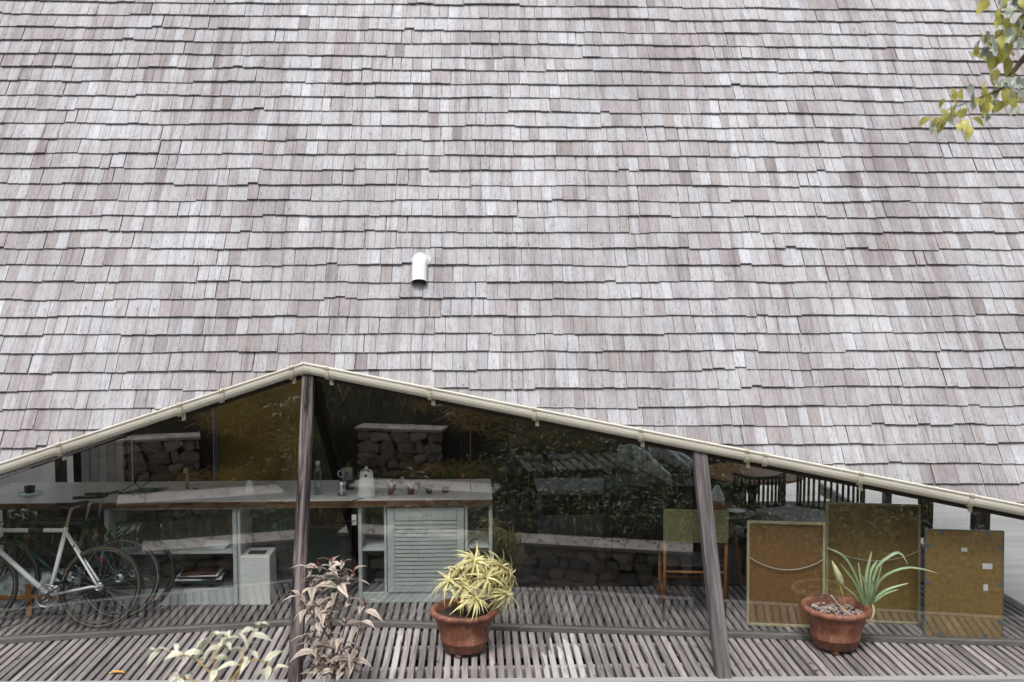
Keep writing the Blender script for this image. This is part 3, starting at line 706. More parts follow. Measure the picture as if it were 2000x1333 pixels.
# four tiny pots along the counter
labs = ['tiny terracotta pot with a dry twig on the counter beside the enamel jug', 'tiny terracotta pot with dark sprouting leaves second from the jug', 'empty tiny dark pot third along the counter from the jug', 'empty tiny brown pot fourth along the counter from the jug']
for i, px in enumerate((765, 803, 838, 870)):
    p = on_counter(px, 8.80 + .02 * i)
    m_ = M['terra'] if i != 2 else M['soil']; s_ = (.042, .036, .032, .036)[i]; hh = (.075, .05, .032, .032)[i]
    t = thing('mini_pot', labs[i], 'flower pot', p, group='tiny pots along the counter')
    q = MB(); q.lathe([(0, .001), (s_ * .75, .001), (s_, hh), (s_ * 1.08, hh + .001), (s_ * 1.08, hh + .01), (s_ * .9, hh + .01), (s_ * .85, hh * .8), (0, hh * .8)], n=20); q.build('pot', m_, t, smooth=True)
    if i < 2:
        q = MB(); q.tube([(0, 0, hh * .8), (.01, 0, .12), (.035, 0, .2)] if i == 0 else [(0, 0, hh * .8), (0, 0, .09)], [.004, .003, .001] if i == 0 else [.003, .002], 6); q.build('twig', M['stemyel'] if i == 0 else M['bark'], t)
        for k in range(5):
            a = k * 1.26 + i; q = MB(); q.ribbon([(0, 0, hh * .85), (.02 * math.cos(a), .02 * math.sin(a), hh + .035), (.05 * math.cos(a), .04 * math.sin(a), hh + .05)], [.002, .008, .001]); q.build('leaf', M['foliage'], t, attrs=True)
# cable
p = on_counter(690, 8.62)
t = thing('black_cable', 'black cable looping from the jug down the counter front to a socket', 'cable', (p.x, 8.56, .8))
q = MB(); q.tube([(.09, .06, .137), (.04, .03, .135), (-.04, .0, .115), (-.095, -.01, .06), (-.10, -.01, -.0), (-.07, 0, -.05), (-.02, .03, -.06), (.02, .05, -.06)], .004, 8); q.build('cord', M['black'], t, smooth=True)

# ------------------------------------------------------------------ bicycles
def bicycle(label, loc, lean, m_frame, m_wall, m_saddle, group, drop=False, yaw=0, barend=False, wheelr=.335):
    t = thing('bicycle', label, 'bicycle', loc, (0, 0, yaw), group)
    piv = Matrix.Rotation(-lean, 4, 'X')
    def B(q, name, m_, par=None, smooth=True):
        q.v = [tuple(piv @ Vector(v_)) for v_ in q.v]; return q.build(name, m_, par or t, smooth=smooth)
    r = wheelr; rear = Vector((0, 0, r)); front = Vector((-1.0, 0, r)); bb = Vector((-.41, 0, .268)); sc_ = Vector((-.325, 0, .795)); ht = Vector((-.86, 0, .80)); hb = Vector((-.895, 0, .67))
    for c, nm in ((rear, 'rear'), (front, 'front')):
        q = MB(); q.torus(c, r - .016, .016, n=56, m=8, sq=1); w_ = B(q, 'wheel', M['rubber'])
        q = MB(); q.torus(c, r - .024, .005, n=56, m=6, sq=3.1); B(q, 'tyre_wall', m_wall, w_)
        q = MB(); q.torus(c, r - .041, .0075, n=48, m=6, sq=1.2); B(q, 'rim', M['rim'], w_)
        q = MB(); q.tube([c + Vector((0, -.045, 0)), c + Vector((0, -.02, 0)), c + Vector((0, .02, 0)), c + Vector((0, .045, 0))], [.022, .014, .014, .022], 12); B(q, 'hub', M['chrome'], w_)
        q = MB()
        for i in range(28):
            a = 2 * math.pi * i / 28; a2 = a + (.5 if i % 2 else -.5); y_ = .03 if i % 4 < 2 else -.03
            q.tube([c + Vector((.02 * math.cos(a2), y_, .02 * math.sin(a2))), c + Vector(((r - .04) * math.cos(a), 0, (r - .04) * math.sin(a)))], .0009, 4, caps=False)
        B(q, 'spokes', M['chrome'], w_)
    def tb(name, pts, rad_, m_=m_frame, par=None, n=12): q = MB(); q.tube(pts, rad_, n); return B(q, name, m_, par)
    tb('top_tube', [sc_, ht], .0175); tb('seat_tube', [bb, sc_ + (sc_ - bb).normalized() * .025], .0185); tb('down_tube', [bb, hb], .0215); tb('head_tube', [hb + (hb - ht) * .15, ht + (ht - hb) * .2], .021)
    tb('top_tube_pad', [sc_.lerp(ht, .33), sc_.lerp(ht, .56)], .0195, M['brownleather'])
    for y_ in (-.055, .055):
        tb('chain_stay', [bb + Vector((0, y_ * .4, 0)), rear + Vector((-.06, y_ * .9, 0)), rear + Vector((0, y_, 0))], .0105)
        tb('seat_stay', [sc_ + Vector((0, y_ * .35, -.01)), rear + Vector((-.04, y_ * .9, .05)), rear + Vector((0, y_, 0))], .0092)
        tb('fork_blade', [hb + Vector((-.005, y_ * .5, -.03)), hb + Vector((-.03, y_ * .8, -.15)), front + Vector((0, y_ * .85, 0))], [.012, .011, .007])
    sd_ = (sc_ - bb).normalized()
    tb('seat_post', [sc_, sc_ + sd_ * .16, sc_ + sd_ * .185 + Vector((.015, 0, 0))], .0125, M['chrome'] if not drop else M['pine'])
    sp = sc_ + sd_ * .20 + Vector((.01, 0, 0))
    q = MB(); vs = []; fs = []
    secs = [(-.16, .012, .0), (-.12, .018, .004), (-.04, .028, .004), (.04, .055, .008), (.09, .07, .016), (.115, .06, .022)]
    for (dx, hw, dz) in secs:
        for k in range(10):
            a = 2 * math.pi * k / 10; vs.append(sp + Vector((dx, hw * math.cos(a), dz + .014 + .014 * math.sin(a))))
    for i in range(len(secs) - 1):
        for k in range(10): fs.append((i * 10 + k, i * 10 + (k + 1) % 10, (i + 1) * 10 + (k + 1) % 10, (i + 1) * 10 + k))
    fs += [tuple(range(10))[::-1], tuple(50 + k for k in range(10))]; q.add(vs, fs); sdl = B(q, 'saddle', m_saddle)
    for y_ in (-.02, .02): tb('saddle_rail', [sp + Vector((-.11, y_ * .5, .0)), sp + Vector((-.02, y_, -.018)), sp + Vector((.07, y_ * 1.4, .002))], .003, M['chrome'], sdl, 6)
    # cranks, chainring, sprocket, chain, pedals
    q = MB(); q.torus(bb + Vector((0, -.05, 0)), .088, .005, n=40, m=6); q.tube([bb + Vector((0, -.075, 0)), bb + Vector((0, .075, 0))], .017, 12)
    for k in range(5):
        a = k * 1.2566; q.tube([bb + Vector((0, -.05, 0)), bb + Vector((.086 * math.cos(a), -.05, .086 * math.sin(a)))], .005, 5)
    cr = B(q, 'chainring', M['chrome'])
    c1 = bb + Vector((.125, -.075, .105)); c2 = bb + Vector((-.125, .075, -.105))
    tb('crank', [bb + Vector((0, -.07, 0)), c1], [.013, .009], M['chrome']); tb('crank', [bb + Vector((0, .07, 0)), c2], [.013, .009], M['chrome'])
    for c, s_ in ((c1, -1), (c2, 1)):
        q = MB(); q.bbox(c.x - .04, c.x + .04, min(c.y, c.y + s_ * .085), max(c.y, c.y + s_ * .085), c.z - .011, c.z + .011, .004); B(q, 'pedal', M['black'], smooth=False)
    q = MB(); q.tube([rear + Vector((0, -.05, 0)), rear + Vector((0, -.03, 0))], [.034, .05], 20); q.torus(rear + Vector((0, -.056, 0)), .028, .007, n=20, m=6); B(q, 'sprocket', M['chrome'])
    tb('chain', [bb + Vector((0, -.05, .088)), rear + Vector((0, -.045, .035))], .004, M['bikeblack'], None, 5); tb('chain', [bb + Vector((0, -.05, -.088)), rear + Vector((0, -.045, -.035))], .004, M['bikeblack'], None, 5)
    bc = sc_.lerp(rear, .28) + Vector((0, -.01, .02)); tb('brake', [bc + Vector((.0, -.04, -.03)), bc + Vector((.012, -.03, .01)), bc + Vector((.012, .03, .01)), bc + Vector((0, .04, -.03))], .006, M['chrome'], None, 6)
    # handlebar
    st = ht + (ht - hb).normalized() * .06
    tb('stem', [ht, st, st + Vector((-.08, 0, .01))], .012, M['chrome']); hbp = st + Vector((-.08, 0, .01))
    if drop:
        for s_ in (-1, 1):
            hb_ = tb('drop_bar', [hbp, hbp + Vector((0, s_ * .2, 0)), hbp + Vector((-.07, s_ * .21, .0)), hbp + Vector((-.10, s_ * .21, -.05)), hbp + Vector((-.06, s_ * .21, -.12)), hbp + Vector((.02, s_ * .21, -.13))], .012, M['black'])
            tb('brake_hood', [hbp + Vector((-.08, s_ * .21, -.01)), hbp + Vector((-.12, s_ * .21, .04))], [.016, .011], M['black'])
    else:
        for s_ in (-1, 1):
            tb('handlebar', [hbp, hbp + Vector((0, s_ * .12, .005)), hbp + Vector((.05, s_ * .2, .03)), hbp + Vector((.10, s_ * .27, .03))], .011, M['chrome'])
            tb('grip', [hbp + Vector((.09, s_ * .255, .03)), hbp + Vector((.17, s_ * .33, .02))], .016, M['black'])
            tb('brake_lever', [hbp + Vector((.07, s_ * .23, .02)), hbp + Vector((.10, s_ * .30, -.02)), hbp + Vector((.15, s_ * .34, -.03))], .005, M['chrome'], None, 6)
    return t
G = 'bicycles leaning on the counter behind the glass'
bicycle('white framed road bicycle with tan tyre walls, nearest the glass', atz(190, 1229, 0), rad(17), M['bikewhite'], M['tan'], M['black'], G, drop=True)
bicycle('dark green framed bicycle with grey tyre walls just behind the white one', atz(229, 1212, 0) + Vector((0, .03, 0)), rad(14), M['bikegreen'], M['silver_tyre'], M['brownleather'], G)
bicycle('black framed bicycle closest to the cabinets with wide black tyres', atz(246, 1207, 0) + Vector((.03, .12, 0)), rad(8), M['bikeblack'], M['rubber'], M['black'], G, wheelr=.34)
# wrapped parcel behind the bicycles
p = atz(45, 1190, 0)
t = thing('wrapped_parcel', 'large parcel in crumpled clear plastic banded with orange tape behind the bicycles', 'parcel', (p.x - .1, 8.5, 0))
q = MB(); n1 = 16
vs = []; fs = []
for i in range(n1 + 1):
    for j in range(12):
        a = 2 * math.pi * j / 12; X = -.55 + 1.25 * i / n1; rr_ = 1 + .12 * mnoise.noise(Vector((i * .9, math.cos(a) * 2, math.sin(a) * 2)))
        vs.append((X, max(-.14, min(.14, .17 * math.cos(a))) * rr_, .19 + max(-.18, min(.17, .22 * math.sin(a))) * rr_))
for i in range(n1):
    for j in range(12): fs.append((i * 12 + j, i * 12 + (j + 1) % 12, (i + 1) * 12 + (j + 1) % 12, (i + 1) * 12 + j))
fs += [tuple(range(12))[::-1], tuple(n1 * 12 + k for k in range(12))]; q.add(vs, fs); q.build('wrap', M['plasticwrap'], t, smooth=True)
q = MB(); q.bbox(-.5, .55, -.178, -.168, .17, .205); q.build('tape', M['orange'], t); q = MB(); q.bbox(.24, .29, -.181, -.176, .02, .30); q.build('tape', M['orange'], t)
# little bag of things under the green bicycle
t = thing('parts_bag', 'dark cloth bag with a red and green tag hanging behind the wheels', 'bag', (at(205, 1110, 8.5).x, 8.50, .3))
q = MB(); q.lathe([(0, 0), (.09, .01), (.12, .08), (.11, .16), (.06, .24), (.02, .28), (0, .29)], n=18, wob=.12); q.build('cloth', M['black'], t, smooth=True)
q = MB(); q.bbox(.0, .03, -.125, -.119, .17, .2); q.build('tag_red', simple('red_tag', (.55, .03, .02), .5), t); q = MB(); q.bbox(-.05, -.015, -.13, -.12, .12, .18); q.build('tag_green', M['teal'], t)

# ------------------------------------------------------------------ framed boards leaning inside the right hand glass
def board(label, pa, pb, H_, m_face, framed, string, lean=.09, stickers=False, wf=.022):
    pa, pb = Vector(pa), Vector(pb); W_ = (pb - pa).length; ang = math.atan2((pb - pa).y, (pb - pa).x)
    t = thing('picture_board', label, 'picture board', pa, (-lean, 0, ang), 'amber boards standing inside the glass')
    q = MB(); q.bbox(wf + .0005 if framed else .0, W_ - wf - .0005 if framed else W_, .006, .014, wf + .0005 if framed else 0, H_ - wf - .0005 if framed else H_, .001); q.build('panel', m_face, t)
    if framed:
        for a_, b_, c_, d_ in ((0, wf, 0, H_), (W_ - wf, W_, 0, H_), (wf + .0003, W_ - wf - .0003, 0, wf), (wf + .0003, W_ - wf - .0003, H_ - wf, H_)):
            q = MB(); q.bbox(a_, b_, -.014, .014, c_, d_, .002); q.build('frame_bar', M['pine'], t)
    else:
        for a_, b_, c_, d_ in ((-.006, 0, 0, H_), (W_, W_ + .006, 0, H_), (0, W_, H_, H_ + .006), (0, W_, -.005, 0)):
            q = MB(); q.bbox(a_, b_, .0, .016, c_, d_, .001); q.build('frame_bar', M['framegrey'] if not framed else M['pine'], t)
    if string:
        zt = H_ * string; q = MB(); q.tube([(wf * .5 + (W_ - wf) * i / 10, -.018, zt - .10 * math.sin(math.pi * i / 10) ** .8) for i in range(11)], .0035, 6); q.build('hanging_string', M['string'], t)
    if stickers:
        for (u_, v_, a_, b_) in ((.50, .82, .045, .03), (.80, .67, .075, .045), (.78, .47, .035, .05)):
            q = MB(); q.bbox(W_ * u_ - a_ / 2, W_ * u_ + a_ / 2, .003, .0055, H_ * v_ - b_ / 2, H_ * v_ + b_ / 2, .0005); s_ = q.build('sticker', M['paper'], t)
        for (u_, v_) in ((.02, .12), (.98, .15), (.2, .02), (.78, .02), (.03, .5), (.97, .5), (.2, .98), (.8, .98), (.03, .85), (.97, .85)):
            q = MB(); q.bbox(max(0, W_ * u_ - .02), min(W_, W_ * u_ + .02), .002, .0055, max(0, H_ * v_ - .015), min(H_, H_ * v_ + .015), .0005); q.build('clip', M['framegrey'], t)
    return t
board('amber board in a pale pine frame with hanging string, left of the three', (2.24, 7.945, .002), (2.86, 7.845, .002), .86, M['amber'], True, .66)
board('taller amber board with faint string standing behind between the other two', (2.93, 8.03, .002), (3.68, 7.91, .002), .985, M['amber2'], True, .62, wf=.018)
board('amber board with white stickers and metal clips, right of the three', (3.60, 7.648, .003), (4.19, 7.566, .003), .85, M['amber3'], False, 0, lean=.06, stickers=True)

# ------------------------------------------------------------------ chairs, table, wrapped bundles inside
def canvas_chair():
    t = thing('canvas_chair', 'tall orange wood chair with olive canvas back behind the right post', 'chair', (1.58, 8.07, 0), (0, 0, -.1))
    for (x_, y_, h_) in ((0, 0, .95), (.50, 0, .95), (.0, .42, .47), (.50, .42, .47)):
        q = MB(); q.tube([(x_, y_, 0), (x_, y_ + (-.02 if h_ > .5 else 0), h_)], [.013, .015], 8); q.build('leg', M['orangewood'], t, smooth=True)
    for (a_, b_, z_) in (((0, 0), (.5, 0), .42), ((0, .42), (.5, .42), .25), ((0, 0), (0, .42), .22), ((.5, 0), (.5, .42), .22)):
        q = MB(); q.tube([(a_[0], a_[1], z_), (b_[0], b_[1], z_)], .011, 8); q.build('rung', M['orangewood'], t, smooth=True)
    q = MB(); q.bbox(-.01, .51, .01, .43, .455, .475); q.build('seat', M['darkchair'], t)
    q = MB(); q.bbox(-.015, .515, -.045, -.030, .68, .955, .004); q.build('backrest', M['olive'], t)
canvas_chair()
def slat_chair(label, loc, yaw, w_=.56, m_=M['darkchair'], hb_=.93):
    t = thing('slat_back_chair', label, 'chair', loc, (0, 0, yaw), 'dark chairs at the round table')
    def arc(a, z_, r_=w_ / 2): return (r_ * math.sin(a), -r_ * .55 * math.cos(a) + .1, z_)
    q = MB(); q.tube([arc(-1.35 + 2.7 * i / 12, hb_ - .05 * abs(math.cos(-1.35 + 2.7 * i / 12)) * 1.0 + .03) for i in range(13)], .017, 8); q.build('top_rail', m_, t, smooth=True)
    q = MB(); q.tube([arc(-1.2 + 2.4 * i / 12, hb_ - .30) for i in range(13)], .015, 8); q.build('lower_rail', m_, t, smooth=True)
    for i in range(15):
        a = -1.15 + 2.3 * i / 14; q = MB(); q.tube([arc(a, hb_ - .30), arc(a, hb_ - .01)], .013, 5); q.build('spindle', m_, t)
    q = MB(); q.lathe([(0, .44), (w_ * .46, .44), (w_ * .48, .46), (w_ * .46, .475), (0, .475)], c=(0, .12, 0), n=20); q.build('seat', m_, t)
    for sx in (-1, 1):
        for sy in (-.12, .34): q = MB(); q.tube([(sx * .2, sy, .44), (sx * .23, sy * 1.2, 0)], [.018, .014], 8); q.build('leg', m_, t)
p1 = at(1487, 965, 9.5); p2 = at(1622, 985, 9.2)
slat_chair('dark curved spindle-back chair in front of the round amber table', (p1.x, 9.5, .0), .1)
slat_chair('dark slatted chair standing right of the round table', (p2.x, 9.2, 0), -.3, .66, hb_=.98)
p = at(1470, 925, 10.5)
t = thing('round_table', 'round amber wooden table behind the dark spindle chair', 'table', (p.x, 10.5, 0))
q = MB(); q.lathe([(0, .73), (.54, .73), (.56, .745), (.54, .76), (0, .76)], n=40); q.build('tabletop', M['orangewood'], t)
q = MB(); q.lathe([(.25, 0), (.22, .03), (.05, .06), (.045, .5), (.12, .729)], n=20); q.build('pedestal', M['darkchair'], t, smooth=True)
p = at(1400, 960, 8.9)
t = thing('side_table', 'small dark side table with a plate behind the right post', 'table', (p.x + .08, 8.9, 0))
q = MB(); q.lathe([(0, .70), (.26, .70), (.27, .715), (0, .72)], n=28); q.build('tabletop', M['darkchair'], t)
for k in range(3):
    a = k * 2.1 + .4; q = MB(); q.tube([(.08 * math.cos(a), .08 * math.sin(a), .7), (.2 * math.cos(a), .2 * math.sin(a), 0)], .014, 8); q.build('leg', M['orangewood'], t)
lathe_thing('glass_lantern', 'amber glass jar with white pointed cone lid on the side table', 'lantern', (p.x, 8.9, .721), [('jar', M['orange'], [(0, 0.001), (.05, .001), (.075, .05), (.075, .09), (.06, .11)]), ('cone_lid', M['paper'], [(.075, .11), (.06, .16), (.02, .235), (0, .245)])])
lathe_thing('plate', 'pale round plate on the small side table behind the right post', 'plate', (p.x + .17, 8.86, .721), [('dish', M['enamel'], [(0, .004), (.05, .004), (.085, .018), (.088, .02), (.05, .010), (0, .009)])])
# wrapped bundles
def bundle(label, loc, rot, s_=1.0, L=.62):
    t = thing('wrapped_bundle', label, 'bundle', loc, rot, 'plastic wrapped bundles behind the glass')
    q = MB(); vs = []; fs = []; n1, n2 = 34, 26
    for i in range(n1 + 1):
        tt = i / n1; rr_ = s_ * (.10 + .03 * math.sin(tt * 5)) * (1 if 0 < i < n1 else .6)
        for j in range(n2):
            a = 2 * math.pi * j / n2; w_ = 1 + .22 * mnoise.noise(Vector((tt * 5, 2 * math.cos(a), 2 * math.sin(a) + s_ * 9))) - .30 * abs(mnoise.noise(Vector((tt * 9, 3.2 * math.cos(a), 3.2 * math.sin(a) + s_ * 5))))
            vs.append((tt * L * .85, rr_ * math.cos(a) * w_, -.28 * tt * tt * L * 1.5 + rr_ * math.sin(a) * w_))
    for i in range(n1):
        for j in range(n2): fs.append((i * n2 + j, i * n2 + (j + 1) % n2, (i + 1) * n2 + (j + 1) % n2, (i + 1) * n2 + j))
    fs += [tuple(range(n2))[::-1], tuple(n1 * n2 + k for k in range(n2))]; q.add(vs, fs); q.build('plastic_cover', M['plasticwrap'], t, smooth=True)
    return t
pa = at(1215, 880, 9.6); pb = at(1262, 888, 9.9)
t = thing('trestle', 'black block bench carrying the plastic wrapped bundles', 'bench', (pa.x + .3, 9.7, 0))
q = MB(); q.bbox(-.42, .5, -.25, .35, .0, .86 - .02, .01); q.build('body', M['black'], t)
bundle('long bundle in clear plastic, front one on the black bench', (pa.x - .05, 9.55, 1.12), (0, 0, .0), 1.05)
bundle('shorter bundle in clear plastic behind the long one', (pb.x + .02, 9.85, 1.10), (0, .0, .1), .9, .5)
bundle('small bundle in clear plastic nearest the right post', (at(1300, 900, 9.9).x + .02, 9.95, 1.02), (0, 0, .2), .75, .45)
# low bench and grey cloth in the depth of the room
t = thing('slatted_bench', 'low slatted bench deep in the room beyond the glass', 'bench', (at(1150, 905, 12.2).x, 12.2, 0), (0, 0, .12))
for i in range(14):
    q = MB(); q.bbox(-.85 + i * .125, -.77 + i * .125, -.5, .45, .55, .575, .003); q.build('slat', M['joist'], t)
for sx in (-.8, .85):
    for sy in (-.4, .35): q = MB(); q.bbox(sx - .03, sx + .03, sy - .03, sy + .03, 0, .549); q.build('leg', M['darkwood'], t)
t = thing('draped_table', 'low table under a dull grey cloth in the dark middle of the room', 'table', (at(1185, 945, 11.0).x, 11.0, 0))
q = MB(); vs = []; fs = []
for j in range(9):
    for i in range(21): vs.append((-.8 + i * .08, -.4 + j * .1, .52 + .015 * mnoise.noise(Vector((i * .5, j * .6, 1))) - (.5 if j == 0 else 0)))
for j in range(8):
    for i in range(20): fs.append((j * 21 + i, j * 21 + i + 1, (j + 1) * 21 + i + 1, (j + 1) * 21 + i))
q.add(vs, fs); q.build('cloth', M['mat'], t, smooth=True)
q = MB(); q.bbox(-.75, .75, -.35, .35, .0, .49); q.build('table_body', M['darkwood'], t)
t = thing('cushion_rail', 'pair of grey padded rolls on a bar deep in the room', 'rail', (at(1065, 903, 11.8).x, 11.8, .68))
for a_ in (-.27, .04): q = MB(); q.tube([(a_, 0, 0), (a_ + .02, 0, 0), (a_ + .22, 0, 0), (a_ + .24, 0, 0)], [.02, .045, .045, .02], 12); q.build('roll', M['mat'], t, smooth=True)
q = MB(); q.tube([(-.35, 0, 0), (.35, 0, 0)], .015, 8); q.build('bar', M['framegrey'], t)
q = MB(); q.bbox(-.03, .03, -.02, .04, -.68, .9); q.build('upright', M['black'], t)

# ------------------------------------------------------------------ stone terraces (seen mirrored in the glass)
STONES = []
for s_ in range(10):
    r2 = random.Random(40 + s_); q = MB(); n1, n2 = 8, 11; vs = []
    for i in range(n1 + 1):
        th_ = math.pi * i / n1
        for j in range(n2):
            ph = 2 * math.pi * j / n2; d = Vector((math.sin(th_) * math.cos(ph), math.sin(th_) * math.sin(ph), math.cos(th_)))
            e = lambda c: math.copysign(abs(c) ** .74, c)
            w_ = 1 + .32 * mnoise.noise(d * 1.6 + Vector((s_ * 3.1, 0, 0))) + .20 * mnoise.noise(d * 4.5 + Vector((s_ * 7.1, 3, 0))); vs.append((e(d.x) * w_ * .5, e(d.y) * w_ * .5, e(d.z) * w_ * .5))
    fs = [(i * n2 + j, i * n2 + (j + 1) % n2, (i + 1) * n2 + (j + 1) % n2, (i + 1) * n2 + j) for i in range(n1) for j in range(n2)]
    q.add(vs, [tuple(reversed(f)) for f in fs]); STONES.append(q.mesh('stone', M['stone']))
def stone_wall(label, x0, x1, yb, yf, ztop, h, slabs, seed):
    """faces +Y (towards the house); cap slabs on top"""
    r2 = random.Random(seed); t = thing('stone_wall', label, 'stone wall', ((x0 + x1) / 2, yf, ztop - h), group='terrace walls facing the glass')
    c = (x0 + x1) / 2
    q = MB(); q.bbox(x0 - c + .02, x1 - c - .02, yb - yf + .03, -.10, -.3, h - .045); q.build('wall_core', M['mortar'], t)
    z = .0
    while z < h - .05:
        rh = min(r2.uniform(.09, .20), h - .045 - z); x = x0
        if rh < .05: break
        while x < x1 - .04:
            w_ = min(r2.uniform(.10, .34), x1 - x)
            o = link('stone', r2.choice(STONES), t, (x + w_ / 2 - c, -.09 + r2.uniform(-.015, .015), z + rh / 2 + r2.uniform(-.025, .025)), (r2.uniform(-.2, .2), r2.uniform(-.3, .3), r2.choice((0, math.pi))))
            o.scale = (w_ * 1.05, .20, rh * r2.uniform(.95, 1.3)); x += w_
        z += rh
    xs_ = x0 - .03; W_ = (x1 - x0 + .06) / slabs
    for i in range(slabs):
        q = MB(); q.bbox(xs_ - c + i * W_ + .003, xs_ - c + (i + 1) * W_ - .003, yb - yf - .02, .03, h - .044 + r2.uniform(-.002, .002), h, .004); q.build('cap_slab', M['cap'], t)
    return t
stone_wall('low terrace wall nearest the deck with a long pale timber cap', -2.8, 1.62, 3.5, 3.9, -.4, .75, 11, 1)
stone_wall('middle terrace wall of rounded stones with a leaf-littered cap', -3.15, -1.07, 2.08, 2.62, -.09, .45, 6, 2)
stone_wall('short upper terrace wall of stacked stones under overhanging grass', -3.42, -2.12, 1.12, 1.62, .58, .75, 3, 3)

# foliage on the slope: grass, dry straw and dark leaves, one uncountable mass each
def scatter(name, n_, xr, yr_, fn, seed, kind='stuff', label=None):
    r2 = random.Random(seed); q = MB()
    for i in range(n_):
        x, y = r2.uniform(*xr), r2.uniform(*yr_)
        if abs(x) < .5 and y < .7 and y > -.6: continue
        fn(q, r2, x, y)
    o = q.build(name, M['foliage'], attrs=True); tag(o, kind='stuff'); 
    if label: tag(o, label=label, cat='vegetation')
    return o
def onwall(x, y): return (-3.2 < x < 1.7 and 3.4 < y < 4.0) or (-4.2 < x < -1.0 and 2.0 < y < 2.75) or (-3.5 < x < -2.05 and 1.05 < y < 1.75)
def blade(q, r2, x, y):
    if onwall(x, y) or y > 3.4: return
    z = hgt(x, y); L = r2.uniform(.12, .42); a = r2.uniform(0, 6.28); ln = r2.uniform(.2, .9) * L
    gold = -2.1 < x < -.2 and -2.5 < y < 1.4
    dry = r2.random() < (.6 if gold else .26); k = r2.uniform(.6, 1.4)
    col = (.80 * k, .55 * k, .22 * k, 1) if dry else ((.10 * k, .17 * k, .06 * k, 1) if r2.random() < .6 else (.22 * k, .29 * k, .09 * k, 1))
    dx, dy = math.cos(a) * ln, math.sin(a) * ln + .1 * L
    w_ = r2.uniform(.003, .007)
    q.ribbon([(x, y, z - .02), (x + dx * .35, y + dy * .35, z + L * .6), (x + dx, y + dy, z + L * (.75 if not dry else .35))], [w_, w_, .0008], col=col)
def darkleaf(q, r2, x, y):
    if onwall(x, y) or y > 3.4: return
    z = hgt(x, y) + r2.uniform(0, 1) ** 1.5 * .45; L = r2.uniform(.03, .085); a = r2.uniform(0, 6.28); k = r2.uniform(.4, 1.9)
    col = (.06 * k, .11 * k, .07 * k, 1) if r2.random() < .75 else ((.20 * k, .25 * k, .08 * k, 1) if r2.random() < .75 else (.22 * k, .10 * k, .03 * k, 1))
    d = Vector((math.cos(a), math.sin(a), r2.uniform(-.5, .3))) * L; P = Vector((x, y, z))
    q.ribbon([P, P + d * .5, P + d], [L * .08, L * .28, .001], up=Vector((r2.uniform(-.5, .5), .5, 1)), col=col)
scatter('slope_grass', 15000, (-5, 5), (-3.5, 3.3), blade, 11, label='green and straw-coloured grass on the terraced slope')
def straw(q, r2, x, y):
    if onwall(x, y): return
    z = hgt(x, y) + r2.uniform(0, .18); L = r2.uniform(.2, .5); a = r2.uniform(0, 6.28); k = r2.uniform(.5, 1.3)
    col = (.75 * k, .52 * k, .22 * k, 1) if r2.random() < .6 else (.34 * k, .36 * k, .10 * k, 1)
    q.ribbon([(x, y, z), (x + math.cos(a) * L * .5, y + .1, z + .10 + .1 * math.sin(a)), (x + math.cos(a) * L, y + .15, z + .02 + .25 * math.sin(a) * L)], [.005, .006, .001], up=Vector((0, 1, .5)), col=col)
scatter('straw', 6500, (-2.6, .4), (-1.6, 1.9), straw, 31, label='tangled golden straw lying over the upper slope')
scatter('slope_undergrowth', 26000, (-1.6, 5), (-2.0, 3.4), darkleaf, 12, label='dark leafy undergrowth on the slope right of the terraces')
# straw and leaves fallen on the caps
q = MB(); r2 = random.Random(77)
for (x0, x1, y0, y1, z) in ((-2.75, 1.6, 3.5, 3.9, -.398), (-3.1, -1.1, 2.1, 2.6, -.088), (-3.4, -2.2, 1.15, 1.6, .582)):
    for i in range(int((x1 - x0) * 26)):
        x, y = r2.uniform(x0, x1), y0 + (y1 - y0) * r2.random() ** 1.7 if True else 0; a = r2.uniform(0, 6.28); L = r2.uniform(.03, .12); k = r2.uniform(.4, 1.2)
        q.ribbon([(x, y, z), (x + math.cos(a) * L * .5, y + math.sin(a) * L * .5, z + .012), (x + math.cos(a) * L, y + math.sin(a) * L, z)], [.004, .011, .001], up=Vector((0, 0, 1)), col=(.10 * k, .07 * k, .03 * k, 1))
o = q.build('leaf_litter', M['foliage'], attrs=True); tag(o, 'dry brown leaf litter scattered on the terrace caps', 'leaf litter', kind='stuff')

